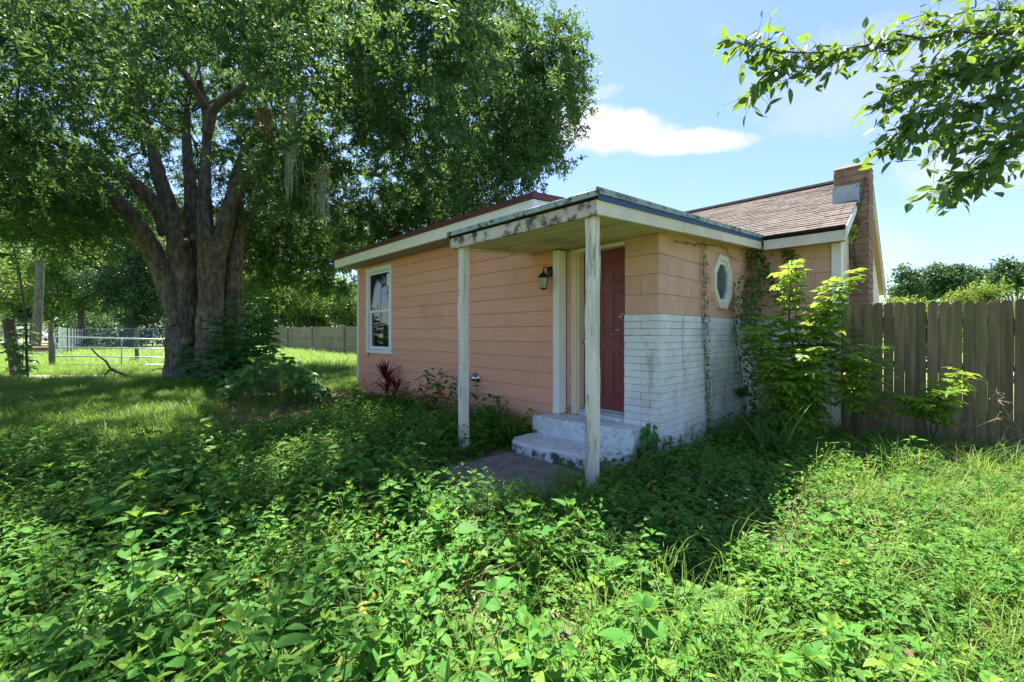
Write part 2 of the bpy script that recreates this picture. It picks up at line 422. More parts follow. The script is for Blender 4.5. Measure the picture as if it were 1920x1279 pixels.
M_rust = surf('rusty_timber', (.21, .11, .075), (.13, .08, .06), scale=3, rough=.9, bump=.4)
M_asph = surf('road_surface', (.5, .47, .46), (.42, .4, .39), scale=.5, rough=.9, bump=0)
M_gravel = surf('gravel', (.42, .36, .31), (.22, .2, .14), scale=30, rough=.95, bump=.6, lo=.42, hi=.6)
m, nt, b = newmat('window_glass')
b.inputs['Base Color'].default_value = (.012, .017, .02, 1); b.inputs['Roughness'].default_value = .03; b.inputs['Specular IOR Level'].default_value = .9
M_glass = m
m, nt, b = newmat('cloudy_window_glass')
nt.link(nt.mix(nt.ramp(nt.noise(nt.pos(), 5, 3), .35, .65), (.10, .14, .15), (.05, .075, .085)), b.inputs['Base Color']); b.inputs['Roughness'].default_value = .12; b.inputs['Specular IOR Level'].default_value = .7
M_glass2 = m
m, nt, b = newmat('lamp_glass')
b.inputs['Base Color'].default_value = (.6, .58, .48, 1); b.inputs['Roughness'].default_value = .3; b.inputs['Transmission Weight'].default_value = .4
M_lglass = m
m, nt, b = newmat('car_paint'); b.inputs['Base Color'].default_value = (.7, .72, .75, 1); b.inputs['Roughness'].default_value = .3
M_car = m
m, nt, b = newmat('rubber'); b.inputs['Base Color'].default_value = (.02, .02, .02, 1)
M_rubber = m

nt = NT(M_door.node_tree); b = M_door.node_tree.nodes['Principled BSDF']; p = nt.pos()
sp_ = nt.new('ShaderNodeSeparateXYZ'); nt.link(p, sp_.inputs[0])
zone = nt.math('MULTIPLY', nt.ramp(sp_.outputs['Z'], 1.25, 1.6), nt.math('SUBTRACT', 1.0, nt.ramp(sp_.outputs['Z'], 1.95, 2.12)))
chips = nt.ramp(nt.math('ADD', nt.noise(nt.mapping(p, (1, 1, 1.6)), 15, 6, .7), nt.math('MULTIPLY', nt.math('SUBTRACT', nt.noise(p, 3.2, 2), .5), .7)), .66, .675)
nt.link(nt.mix(nt.math('MULTIPLY', zone, chips), b.inputs['Base Color'].links[0].from_socket, (.62, .42, .40)), b.inputs['Base Color'])
def low_stain(m, col, z0, z1, sc, lo, hi):
    nt = NT(m.node_tree); b = m.node_tree.nodes['Principled BSDF']; p = nt.pos(); sp_ = nt.new('ShaderNodeSeparateXYZ'); nt.link(p, sp_.inputs[0])
    z = nt.math('SUBTRACT', 1.0, nt.ramp(sp_.outputs['Z'], z0, z1)); n_ = nt.noise(p, sc, 7, .68)
    k = nt.ramp(nt.math('ADD', n_, nt.math('MULTIPLY', nt.math('SUBTRACT', z, 1.0), .35)), lo, hi)
    nt.link(nt.mix(k, b.inputs['Base Color'].links[0].from_socket, col), b.inputs['Base Color'])
low_stain(M_conc, (.075, .08, .085), .09, .17, 7, .47, .56)
low_stain(M_brick, (.22, .235, .19), .05, .75, 5, .48, .66)
low_stain(M_siding, (.36, .19, .14), .0, .45, 4, .50, .72)
L_oak = leafmat('oak_leaf', (.025, .078, .038), (.046, .115, .044), (.088, .16, .045), trans=.42, tcol=(.22, .38, .06), rough=.5, rand=.55, spec=.3)
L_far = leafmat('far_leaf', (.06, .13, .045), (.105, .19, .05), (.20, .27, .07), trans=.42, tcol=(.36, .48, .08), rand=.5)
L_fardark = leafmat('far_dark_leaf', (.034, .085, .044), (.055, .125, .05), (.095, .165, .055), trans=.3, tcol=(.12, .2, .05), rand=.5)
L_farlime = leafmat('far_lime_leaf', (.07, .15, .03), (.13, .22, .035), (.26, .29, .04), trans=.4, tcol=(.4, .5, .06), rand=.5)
L_weed = leafmat('weed_leaf', (.044, .165, .026), (.078, .225, .030), (.21, .33, .045), trans=.36, tcol=(.30, .48, .06), rough=.6, rand=.45, spec=.2)
L_small = leafmat('creeper_leaf', (.048, .15, .024), (.085, .205, .028), (.20, .31, .04), trans=.36, tcol=(.32, .48, .06), rough=.6, rand=.45, spec=.2)
L_grass = leafmat('grass_blade', (.065, .165, .024), (.12, .23, .03), (.25, .32, .05), trans=.4, tcol=(.34, .48, .07), rough=.5, rand=.4)
L_lawn = leafmat('lawn_blade', (.06, .17, .018), (.115, .25, .024), (.24, .34, .04), trans=.4, tcol=(.38, .52, .06), rough=.5, rand=.4)
L_yellow = leafmat('yellowed_leaf', (.22, .24, .05), (.32, .28, .06), (.42, .32, .10), trans=.35, tcol=(.5, .45, .08), rough=.6, spec=.2)
L_dry = leafmat('dry_grass', (.30, .22, .12), (.38, .27, .15), (.46, .36, .22), trans=.25, tcol=(.5, .4, .25), rough=.8)
L_litter = leafmat('dead_leaf', (.17, .095, .06), (.27, .16, .10), (.42, .28, .2), trans=.1, tcol=(.4, .25, .15), rough=.8)
L_bright = leafmat('bright_shrub_leaf', (.11, .22, .026), (.18, .30, .034), (.30, .38, .05), trans=.52, tcol=(.50, .64, .06), rough=.4, rand=.3)
L_ivy = leafmat('vine_leaf', (.045, .13, .03), (.07, .17, .036), (.13, .24, .05), trans=.3, tcol=(.2, .33, .05), rough=.4)
L_vinepale = leafmat('pale_vine_leaf', (.07, .13, .03), (.10, .18, .045), (.16, .24, .07), trans=.3, tcol=(.3, .42, .08))  # paler leaf colour than the ivy
L_base = leafmat('shade_shrub_leaf', (.04, .155, .035), (.065, .205, .042), (.12, .28, .06), trans=.3, tcol=(.2, .38, .08), rough=.4)
L_red = leafmat('red_leaf', (.05, .010, .016), (.14, .018, .032), (.36, .03, .07), trans=.25, tcol=(.4, .04, .06), rough=.35, rand=.15)
L_orange = leafmat('orange_leaf', (.42, .06, .03), (.5, .09, .035), (.55, .13, .04), trans=.3, tcol=(.7, .15, .05), rand=.2)
L_strap = leafmat('strap_leaf', (.035, .10, .028), (.06, .15, .035), (.12, .22, .05), trans=.3, tcol=(.25, .42, .06), rough=.35)
L_branch = leafmat('glossy_branch_leaf', (.028, .085, .03), (.058, .14, .035), (.13, .23, .04), trans=.42, tcol=(.34, .50, .05), rough=.4, rand=.6, spec=.35)
m, nt, b = newmat('white_petal'); b.inputs['Base Color'].default_value = (.75, .75, .7, 1)
M_petal = m
m, nt, b = newmat('ground_soil')
p = nt.pos(); f = nt.ramp(nt.noise(p, 1.2, 6, .65), .38, .62)
c = nt.mix(f, (.13, .095, .062), (.07, .11, .03))
far = nt.new('ShaderNodeVectorMath', operation='LENGTH'); nt.link(p, far.inputs[0])
c2 = nt.mix(nt.ramp(nt.noise(p, .25, 5), .35, .7), (.13, .22, .035), (.20, .24, .06))
c = nt.mix(nt.ramp(far.outputs['Value'], 13, 20), c, c2)
nt.link(c, b.inputs['Base Color']); b.inputs['Roughness'].default_value = .95
nt.link(nt.bump(nt.noise(p, 25, 5), .8, .03), b.inputs['Normal'])
M_ground = m

# ------------------------------------------------------------------ ground
g = MB(); g.quad((-600, -300, 0), (600, -300, 0), (600, 700, 0), (-600, 700, 0))
tag(g.build('ground', M_ground, origin=np.zeros(3)), kind='structure')
pth = MB()
pp = [(-3.72, 1.15), (-2.3, 1.05), (-2.28, 2.4), (-2.34, 3.54), (-3.02, 3.56), (-3.70, 3.58), (-3.78, 2.4)]
pth.prism([(x, y, -.06) for x, y in pp], (0, 0, .078))
tag(pth.build('concrete_path', M_path), kind='structure')
dr = MB(); q = [at(-400, HOR, 12.9), at(170, HOR, 13.2), at(235, HOR, 13.9), at(190, HOR, 14.5), at(-400, HOR, 14.9)]
dr.prism([(v[0], v[1], 0) for v in q], (0, 0, .012)); tag(dr.build('gravel_drive', M_gravel), kind='structure')
rd = MB(); q = [at(-900, HOR, 44), at(96, HOR, 62), at(112, HOR, 88), at(-900, HOR, 74)]
rd.prism([(v[0], v[1], 0) for v in q], (0, 0, .02)); tag(rd.build('road', M_asph), kind='structure')

# ------------------------------------------------------------------ house
XC, YW, YS, YB = -2.319, 4.59, 4.46, 7.85      # right wall x, door wall y, siding wall y, rear wing wall y
house = empty('house', (-4, 6, 0), 'small salmon house with white painted brick corner, two-post porch and dark red door', 'house')

# --- siding wing
sw = MB()
x0, x1 = -9.90, -3.77
wx0, wx1, wz0, wz1 = -9.42, -8.30, 1.03, 2.90   # window opening
yb_ = YS + .03
sw.box(x0, wx0, yb_, yb_ + .1, 0, 3.06); sw.box(wx1, x1, yb_, yb_ + .1, 0, 3.06)
sw.box(wx0, wx1, yb_, yb_ + .1, 0, wz0); sw.box(wx0, wx1, yb_, yb_ + .1, wz1, 3.06)
sw.box(x0, x0 + .1, yb_ + .1, 9.6, 0, 3.06)
side = sw.build('siding_wall', M_siding, house)
zs = [-.04] + [.256 + .2157 * k for k in range(14)]
def lapboard(xa, xb, z, h):
    m = MB()
    # tapered lap: bottom edge stands proud, top edge tucks under the board above
    m.prism([(xa, YS - .006, z), (xa, YS + .005, z - .004), (xa, YS + .031, z + h + .02), (xa, YS + .015, z + h + .02)], (xb - xa, 0, 0))
    return m.build('siding_board', M_siding, side)
for k, z in enumerate(zs):
    h = (zs[k + 1] if k + 1 < len(zs) else 3.06) - z
    if z >= 3.05: break
    xa, xb = x0 + .012, x1 + .004
    if z + h > wz0 and z < wz1:
        lapboard(xa, wx0 - .005, z, h); lapboard(wx1 + .005, xb, z, h)
    else: lapboard(xa, xb, z, h)
# window
win = MB()
fo = .105
for (a, b_, c_, d_) in ((wx0 - .03, wx1 + .03, wz1 - .07, wz1 + .03), (wx0 - .03, wx1 + .03, wz0 - .03, wz0 + .055)):
    win.bbox(a, b_, YS - .045, YS + .03, c_, d_, b=.006)
win.bbox(wx0 - .03, wx0 + .06, YS - .043, YS + .03, wz0 + .056, wz1 - .071, b=.006)
win.bbox(wx1 - .06, wx1 + .03, YS - .043, YS + .03, wz0 + .056, wz1 - .071, b=.006)
window = win.build('window', M_vinyl, house, label='white double-hung window in the siding')
sa, sb = wx0 + .062, wx1 - .062; zm = 1.94
def sash(za, zb, y, lw, name='sash'):
    m = MB(); m.bbox(sa, sb, y, y + .03, za, za + lw, b=.004); m.bbox(sa, sb, y + .0005, y + .0305, zb - lw, zb, b=.004)
    m.bbox(sa, sa + lw, y + .001, y + .031, za + lw, zb - lw, b=.004); m.bbox(sb - lw, sb, y + .001, y + .031, za + lw, zb - lw, b=.004)
    m.build(name, M_vinyl, window)
    p_ = MB(); p_.box(sa + lw, sb - lw, y + .016, y + .022, za + lw, zb - lw); p_.build('pane', M_glass, window)
sash(zm - .02, wz1 - .075, YS - .012, .05); sash(wz0 + .06, zm + .03, YS + .022, .065)
st = MB(); st.box(sb - .16, sb - .08, YS + .001, YS + .0035, wz1 - .42, wz1 - .16); st.build('sticker', M_vinyl, window)
# corner boards of the siding wing
m = MB(); m.bbox(-3.775, -3.668, YS - .03, YW - .002, .362, 2.575, b=.005); m.build('corner_board', M_white, house)
m = MB(); m.bbox(-9.96, -9.895, YS - .028, YS + .10, .30, 3.05, b=.005); m.build('corner_board', M_white, house)
# addition roof: low shed, white fascia, maroon edge
def zr(y): return 3.0 + .10 * (y - 4.0)
ar = MB()
ar.prism([(-10.2, 4.04, 3.19), (-3.78, 4.04, 3.19), (-3.78, 9.6, 3.19 + .556), (-10.2, 9.6, 3.19 + .556)], (0, 0, .07))
aroof = ar.build('addition_roof', M_rollroof, house)
m = MB(); m.box(-10.22, -3.742, 4.0, 4.038, 3.0, 3.185); m.build('fascia_board', M_white, aroof)
m = MB(); m.prism([(-3.78, 4.04, 3.0), (-3.78, 4.04, 3.186), (-3.78, 9.6, 3.742), (-3.78, 9.6, 3.556)], (.038, 0, 0)); m.build('fascia_board', M_white, aroof)
m = MB(); m.bbox(-3.80, -3.715, 3.985, 4.06, 3.002, 3.178, b=.004); m.build('corner_trim', M_vinyl, aroof)
m = MB(); m.box(-10.25, -3.70, 3.965, 4.0, 3.186, 3.262); m.box(-10.25, -3.70, 4.0, 4.12, 3.262, 3.272); m.build('drip_edge', M_maroon, aroof)
m = MB(); m.prism([(-3.742, 3.966, 3.186), (-3.742, 3.966, 3.264), (-3.742, 9.6, 3.82), (-3.742, 9.6, 3.742)], (.04, 0, 0)); m.build('drip_edge', M_maroon, aroof)
m = MB(); m.box(-10.2, -3.78, 4.04, 4.475, 3.012, 3.03); m.build('soffit', M_soffit, aroof)

# --- block walls
bw = MB()
bw.box(-3.80, -3.49, YW + .012, YW + .2, 0, 2.66)                     # left of the door
bw.box(-2.76, XC - .012, YW + .012, YW + .2, 0, 2.66)
bw.box(-3.49, -2.76, YW + .012, YW + .2, 2.575, 2.66)
bw.box(XC - .2, XC - .012, YW + .2, YB + .2, 0, 2.9)
bw.box(XC - .2, -1.13, YB + .012, YB + .2, 0, 2.95)
bwall = bw.build('block_wall', M_mortar, house)
def piece_mesh(name, lx, lz, dep, mat, g=.006, ch=.006, jit=0., gx=.002):
    """one brick or block lying in the xz plane, face towards -y, chamfered face"""
    a, c = lx / 2 - gx / 2, lz / 2 - g / 2
    V = [(-a, dep, -c), (a, dep, -c), (a, dep, c), (-a, dep, c), (-a, ch, -c), (a, ch, -c), (a, ch, c), (-a, ch, c)]
    V += [(-a + ch * .5, 0, -c + ch), (a - ch * .5, 0, -c + ch), (a - ch * .5, 0, c - ch), (-a + ch * .5, 0, c - ch)]
    V = np.array(V)
    if jit: V = V + rng.normal(0, jit, V.shape)
    F = [(8, 9, 10, 11)] + [(4 + i, 4 + (i + 1) % 4, 8 + (i + 1) % 4, 8 + i) for i in range(4)] + [(i, (i + 1) % 4, 4 + (i + 1) % 4, 4 + i) for i in range(4)]
    me = bpy.data.meshes.new(name); me.from_pydata(V.tolist(), [], F); me.materials.append(mat); me.update()
    return me
RX = (0, 0, math.pi / 2)     # turns a piece so that it faces +x
def lay(name, mat, parent, along, u0, u1, z0, z1, plane, L, Hh, dep=.03, offset=0., cache={}, jit=.0008, g=.004, ch=.003, skip=None, stuff=None):
    """courses of bricks or blocks on a wall; along 'x' faces -y at y=plane, along 'y' faces +x at x=plane"""
    n = 0; rows = int(round((z1 - z0) / Hh)); Hh = (z1 - z0) / rows
    for r in range(rows):
        zc = z0 + (r + .5) * Hh
        u = u0 - (L / 2 if (r + int(offset)) % 2 else 0)
        while u < u1 - .02:
            a, bq = max(u, u0), min(u + L, u1); w = bq - a
            if w > .03:
                key = (name, mat.name, round(w, 3), round(Hh, 4), random.randrange(3))
                if key not in cache: cache[key] = piece_mesh(name, w, Hh, dep, mat, g, ch, jit)
                uc = (a + bq) / 2; pr = rnd(-.002, .002)
                loc = (uc, plane + pr, zc) if along == 'x' else (plane + pr, uc, zc)
                if not (skip and skip(uc, zc)):
                    o = link_mesh(name, cache[key], parent, loc, None if along == 'x' else RX); n += 1
            u += L
    return n
BH = .2323
octc = (6.446, 2.19)
lay('concrete_block', M_block, bwall, 'x', -2.76, XC - .004, 1.675, 1.675 + 4 * BH, YW, .44, BH, offset=0)
lay('concrete_block', M_block, bwall, 'x', -3.655, -3.49, .47, .47 + 9 * BH, YW, .44, BH, offset=1)
lay('concrete_block', M_block, bwall, 'y', YW + .004, YB - .004, 1.675, 1.675 + 5 * BH, XC, .44, BH, offset=1)
lay('concrete_block', M_block, bwall, 'x', XC + .006, -1.13, 1.675, 1.675 + 5 * BH, YB, .44, BH)
# painted brick skirt
br = MB()
br.box(-2.76, XC - .003, YW + .006, YW + .012, 0, 1.672); br.box(XC - .012, XC - .003, YW + .012, YB, 0, 1.672); br.box(XC, -1.13, YB + .004, YB + .012, 0, 1.672)
bskirt = br.build('brick_wall', M_bmortar, house)
nb = lay('brick', M_brick, bskirt, 'x', -2.764, XC + .012, 0, 1.675, YW - .012, .222, .0838, dep=.024, g=.006, ch=.005, jit=.0022)
nb += lay('brick', M_brick, bskirt, 'y', YW + .014, 6.75, 0, 1.675, XC + .012, .222, .0838, dep=.024, g=.006, ch=.005, jit=.0022, offset=1)
rest = MB()
for (al, u0, u1) in (('y', 6.75, YB - .01), ('x', XC + .012, -1.23)):
    for r in range(20):
        u = u0 - (.111 if r % 2 else 0)
        while u < u1 - .03:
            a, bq = max(u, u0) + .004, min(u + .222, u1) - .004
            if bq - a > .03:
                za, zb = r * .08375 + .0045, (r + 1) * .08375 - .0045
                if al == 'y': rest.box(XC - .004, XC + .012 + rnd(-.002, .002), a, bq, za, zb)
                else: rest.box(a, bq, YB - .012 + rnd(-.002, .002), YB + .006, za, zb)
            u += .222
rest.build('brick_courses', M_brick, bskirt, kind='stuff')

# octagon window on the right wall
def octa(R, sy=1.0, sz=1.13, x=XC):
    return [(x, octc[0] + R * sy * math.cos(math.pi / 8 + k * math.pi / 4), octc[1] + R * sz * math.sin(math.pi / 8 + k * math.pi / 4)) for k in range(8)]
def octring(Ro, Ri, xa, xb):
    m = MB(); A = octa(Ro, x=xa); B = octa(Ri, x=xa); A2 = octa(Ro * .985, x=xb); B2 = octa(Ri * 1.02, x=xb)
    F = []
    for i in range(8):
        j = (i + 1) % 8
        F += [(i, j, 16 + j, 16 + i), (16 + i, 16 + j, 24 + j, 24 + i), (24 + i, 24 + j, 8 + j, 8 + i)]
    m.add(A + B + A2 + B2, F); return m
ow = octring(.372, .285, XC - .01, XC + .055).build('octagon_window', M_cream, house, label='octagonal window in cream frame on the side wall')
octring(.289, .235, XC - .006, XC + .04).build('sash', M_vinyl, ow)
m = MB(); m.prism(octa(.245, x=XC + .004), (.008, 0, 0)); m.build('pane', M_glass2, ow)

# door
dx0, dx1, dz0, dz1 = -3.447, -2.70, .474, 2.53; YD = 4.70
dm = MB(); dm.box(dx0, dx1, YD, YD + .04, dz0, dz1)
door = dm.build('door', M_door, house, label='dark red panelled front door with scratched paint')
for (a, bq) in ((-3.375, -3.135), (-3.005, -2.765)):
    for (za, zb) in ((2.08, 2.40), (1.36, 2.0), (.62, 1.22)):
        m = MB(); w = .022
        # moulded frame standing proud and a raised field
        for (p0, p1, q0, q1) in ((a, bq, zb - w, zb), (a, bq, za, za + w), (a, a + w, za + w, zb - w), (bq - w, bq, za + w, zb - w)):
            m.bbox(p0, p1, YD - .013, YD + .002, q0, q1, b=.004)
        m.bbox(a + .05, bq - .05, YD - .006, YD + .002, za + .05, zb - .05, b=.005)
        m.build('door_panel', M_door, door)
m = MB(); m.lathe((0, 0, 0), [(.0, 0), (.03, .002), (.03, .012), (.012, .016), (.012, .035), (.026, .045), (.03, .06), (.02, .072), (0, .075)], 14)
for i in range(len(m.v)): V = m.v[i]; m.v[i] = np.stack([V[:, 0] - 3.395, YD - V[:, 2], V[:, 1] + 1.335], 1)
m.build('door_knob', M_chrome, door, smooth=True)
df = MB()
df.bbox(-3.568, -3.483, YW - .022, YW + .03, .365, 2.575, b=.004)
frame = df.build('door_frame', M_tan, house)
m = MB(); m.bbox(-3.482, -3.448, YW - .004, YD + .05, .40, 2.56, b=.003); m.build('jamb', M_tan, frame)
m = MB(); m.bbox(-3.482, -2.762, YW - .014, YD + .05, 2.532, 2.574, b=.003); m.build('head', M_white, frame)
m = MB(); m.bbox(-3.447, -2.765, YW + .01, YD - .005, .40, .445, b=.006); m.bbox(-3.447, -2.765, YD - .045, YD - .012, .4455, .47, b=.004); m.build('threshold', M_metal, frame)
m = MB(); m.box(-3.48, -2.762, YW + .02, YD + .06, .30, .40); m.build('sill', M_conc, frame)

# --- porch roof: one low slope over the porch and the room behind it
def zp(y): return 2.465 + .0715 * (y - 3.03)
PX0, PX1 = -4.215, -2.087
pr_ = MB()
pr_.prism([(PX0 + .03, 3.06, zp(3.06) + .13), (PX1 - .03, 3.06, zp(3.06) + .13), (PX1 - .03, 7.7, zp(7.7) + .13), (PX0 + .03, 7.7, zp(7.7) + .13)], (0, 0, .05))
proof = pr_.build('porch_roof', M_rollroof, house)
m = MB(); m.bbox(PX0, -3.06, 3.03, 3.065, zp(3.03), zp(3.03) + .128, b=.003); m.build('fascia_board', M_fascia, proof, label='mildew-blackened front fascia board')
m = MB(); m.bbox(-3.057, PX1 - .002, 3.03, 3.065, zp(3.03), zp(3.03) + .128, b=.003); m.build('fascia_board', M_fascia, proof, label='mildew-blackened front fascia board')
def slopebar(ya, yb2, xa, xb, dz0_, dz1_, mat, name, parent=proof):
    m = MB(); m.prism([(xa, ya, zp(ya) + dz0_), (xa, ya, zp(ya) + dz1_), (xa, yb2, zp(yb2) + dz1_), (xa, yb2, zp(yb2) + dz0_)], (xb - xa, 0, 0)); return m.build(name, mat, parent)
slopebar(3.032, 4.72, PX1 - .034, PX1, 0, .128, M_fascia2, 'fascia_board'); slopebar(4.724, 6.9, PX1 - .034, PX1 + .002, .004, .128, M_fascia2, 'fascia_board'); slopebar(6.904, 7.6, PX1 - .034, PX1, .002, .128, M_fascia2, 'fascia_board')
slopebar(3.068, 4.44, PX0, PX0 + .034, 0, .128, M_fascia2, 'fascia_board')
m = MB(); m.box(PX0 + .01, PX1 + .004, 3.012, 3.03, zp(3.03) + .13, zp(3.03) + .17); m.build('edge_strip', M_dark, proof)
slopebar(3.03, 7.55, PX1, PX1 + .016, .122, .17, M_blue, 'edge_strip')
m = MB(); m.bbox(PX0 - .01, PX1 + .03, 2.99, 3.012, zp(3.03) + .145, zp(3.03) + .2, b=.004); m.bbox(PX0 - .01, PX1 + .03, 3.0125, 3.12, zp(3.03) + .19, zp(3.03) + .202, b=.003)
drip = m.build('drip_edge', M_drip, proof)
dr2 = slopebar(2.992, 7.55, PX1 + .016, PX1 + .03, .168, .222, M_drip, 'drip_edge'); slopebar(3.01, 7.55, PX1 - .09, PX1 + .016, .205, .216, M_drip, 'drip_edge')
for k in range(16):
    y = 3.06 + k * .28
    m = MB(); m.disc((PX1 + .029, y, zp(y) + .195), (1, 0, 0), .0065, .006, 8); m.build('nail', M_dark, dr2)
for k in range(12):
    x = PX0 + .08 + k * .18
    m = MB(); m.disc((x, 2.991, zp(3.03) + .172), (0, -1, 0), .006, .006, 8); m.build('nail', M_dark, drip)
# ceiling boards, laid along the front
y = 3.068; 
while y < 4.58:
    w = .092; ya, ybq = y, min(y + w, 4.584)
    xb_ = PX1 - .036 ; xa_ = PX0 + .036
    if ya > 4.40: xa_ = -3.665
    m = MB(); z_a, z_b = zp(ya) + .028 + rnd(-.0015, .0015), zp(ybq) + .028 + rnd(-.0015, .0015)
    m.prism([(xa_, ya + .002, z_a + .004), (xa_, ya + .006, z_a), (xa_, ybq - .004, z_b), (xa_, ybq - .001, z_b + .004), (xa_, ybq - .001, z_b + .016), (xa_, ya + .002, z_a + .016)], (xb_ - xa_, 0, 0))
    m.build('ceiling_board', M_ceil, proof); y += w
m = MB(); m.prism([(XC + .002, 4.60, zp(4.6) + .035), (PX1 - .036, 4.60, zp(4.6) + .035), (PX1 - .036, 7.6, zp(7.6) + .035), (XC + .002, 7.6, zp(7.6) + .035)], (0, 0, .015)); m.build('soffit', M_ceil, proof)
# posts
def post(xc_, yc_, zb, zt, mat, lab):
    m = MB(); n = 18; h = .049
    V = []; F = []
    for i in range(n + 1):
        z = zb + (zt - zb) * i / n; dx = .004 * math.sin(i * .7 + xc_); dy = .003 * math.sin(i * .9)
        hh = h * (1 + .03 * math.sin(i * 1.7 + xc_ * 5)); c = .006
        if i == 0: hh *= .82
        for sx, sy in ((-1, -1), (1, -1), (1, 1), (-1, 1)):
            for k in (0, 1):
                ax, ay = (hh - c, hh) if (k == 0) == (sx * sy < 0) else (hh, hh - c)
                V.append((xc_ + dx + sx * ax, yc_ + dy + sy * ay, z))
    for i in range(n):
        for j in range(8): F.append((i * 8 + j, i * 8 + (j + 1) % 8, (i + 1) * 8 + (j + 1) % 8, (i + 1) * 8 + j))
    F += [tuple(range(8))[::-1], tuple(n * 8 + j for j in range(8))]
    m.add(V, F); return m.build('porch_post', mat, house, label=lab)
post(-2.203, 3.128, .07, zp(3.13) + .026, M_post2, 'wooden porch post with peeling white and green paint')
post(-4.064, 3.128, 0.0, zp(3.13) + .026, M_post, 'grey weathered wooden porch post')

# --- main gable wing
RS = .458; YE, ZE = 7.53, 2.985; YR = 11.0; ZRD = ZE + RS * (YR - YE); YK, ZK = 14.4, 2.48
XL = -6.4
mr = MB()
for dz in (0,):
    A = [(XL, YE, ZE - .02), (-1.03, YE, ZE - .02), (-1.10, YR, ZRD - .02), (XL, YR, ZRD - .02)]
    mr.prism(A, (0, 0, -.05))
    B = [(XL, YR, ZRD - .021), (-1.10, YR, ZRD - .021), (-1.16, YK, ZK), (XL, YK, ZK)]
    mr.prism(B, (0, 0, -.05))
roof = mr.build('roof', M_under, house, label='brown shingle gable roof')
ang = math.atan(RS)
def shingle_mesh(w, k):
    d, t0, t1 = .175, .002, .013 + .003 * k
    V = [(0, 0, t1), (w, 0, t1 - .001), (w, d, t0 + .001), (0, d, t0 + .001), (0, 0, 0), (w, 0, 0), (w, d, -.001), (0, d, -.001)]
    V = [(x, y * math.cos(ang) - z * math.sin(ang), y * math.sin(ang) + z * math.cos(ang)) for x, y, z in V]
    me = bpy.data.meshes.new('shingle'); me.from_pydata(V, [], [(0, 1, 2, 3), (0, 4, 5, 1), (1, 5, 6, 2), (2, 6, 7, 3), (3, 7, 4, 0)])
    me.materials.append(M_shing); return me
smesh = {}
nsh = 0; slope_len = math.hypot(YR - YE, ZRD - ZE); nrow = 27; exp_ = slope_len / nrow
plain = MB()
for r in range(nrow):
    s = r * exp_; y = YE - .02 + s * math.cos(ang); z = ZE + s * math.sin(ang) - .014
    xr = -1.02 - .07 * s / slope_len
    if 8.97 < y < 9.62: xr = -1.42 if y > 9.0 else xr
    # shingles in view are single pieces; further left the porch roof hides them
    xl = -2.35 - (y - 7.6) * .80
    x = xr; first = True
    while x > XL:
        w = random.choice((.19, .26, .33, .40)) if not first else random.choice((.15, .3)); first = False
        k = random.randrange(3)
        if x - w < xl - .0: break
        if (w, k) not in smesh: smesh[w, k] = shingle_mesh(w - .006, k)
        link_mesh('shingle', smesh[w, k], roof, (x - w, y, z)); nsh += 1
        x -= w
    while x > XL:
        w = .33; c_, s_ = math.cos(ang), math.sin(ang); q = [(x - w, y, z + .012), (x, y, z + .012), (x, y + .17 * c_, z + .17 * s_), (x - w, y + .17 * c_, z + .17 * s_)]
        plain.prism(q, (0, 0, -.01)); x -= w
plain.build('shingle_rows', M_shing, roof, kind='stuff')
print('shingles', nsh, 'bricks', nb)
m = MB(); m.prism([(XL, YR - .09, ZRD + .0), (XL, YR, ZRD + .075), (XL, YR + .14, ZRD - .05), (XL, YR + .14, ZRD - .075), (XL, YR, ZRD), (XL, YR - .09, ZRD - .075)], (-1.08 - XL, 0, 0)); m.build('ridge_cap', M_dark, roof)
m = MB(); m.bbox(-2.05, -1.035, YE, YE + .035, 2.765, 2.918, b=.003); m.build('fascia_board', M_tan if False else M_fascia2, roof)
m = MB(); m.box(-2.06, -1.02, YE - .016, YE + .01, 2.92, 2.975); m.build('drip_edge', M_dark, roof)
def rake(pts0, pts1, hh, name, mat, t=.03):
    m = MB(); (xa, ya, za), (xb, yb2, zb2) = pts0, pts1
    V = [(xa, ya, za), (xb, yb2, zb2), (xb, yb2, zb2 - hh), (xa, ya, za - hh)]; V = V + [(x - t, y, z) for x, y, z in V]
    m.add(V, [(0, 1, 2, 3), (7, 6, 5, 4), (0, 4, 5, 1), (2, 6, 7, 3), (1, 5, 6, 2), (0, 3, 7, 4)]); return m.build(name, mat, roof)
rake((-1.0, YE - .01, ZE - .015), (-1.065, 9.0, ZE - .015 + RS * 1.48), .16, 'rake_board', M_white)
rake((-1.06, 9.56, ZE - .02 + RS * 2.03), (-1.075, YR, ZRD - .02), .15, 'rake_board', M_white)
rake((-1.075, YR, ZRD - .02), (-1.135, YK, ZK + .01), .14, 'rake_board', M_fascia2)
rake((-1.068, YR, ZRD - .005), (-1.128, YK, ZK + .035), .035, 'drip_edge', M_dark, t=.05)
m = MB(); m.prism([(-1.1, YR, ZRD - .09), (-1.16, YK, ZK - .06), (-1.45, YK, ZK - .06), (-1.4, YR, ZRD - .09)], (0, 0, .012)); m.build('soffit', M_tan, roof)
m = MB(); m.box(-2.3, -1.06, YE + .036, YB + .01, 2.80, 2.815); m.build('soffit', M_soffit, roof)
gw = MB(); gw.prism([(-1.16, YB + .02, 0), (-1.16, YB + .02, 2.93), (-1.215, YR, ZRD - .1), (-1.245, 14.2, 2.52), (-1.245, 14.2, 0)], (-.15, 0, 0))
gable = gw.build('gable_wall', M_fascia2, house)
m = MB(); m.bbox(-1.25, -1.215, 12.9, 13.6, .9, 2.2, b=.005); m.build('window', M_vinyl, gable)
m = MB(); m.bbox(-1.232, -1.108, YB - .03, YB + .12, 0, 2.79, b=.006); m.build('corner_board', M_white, house)

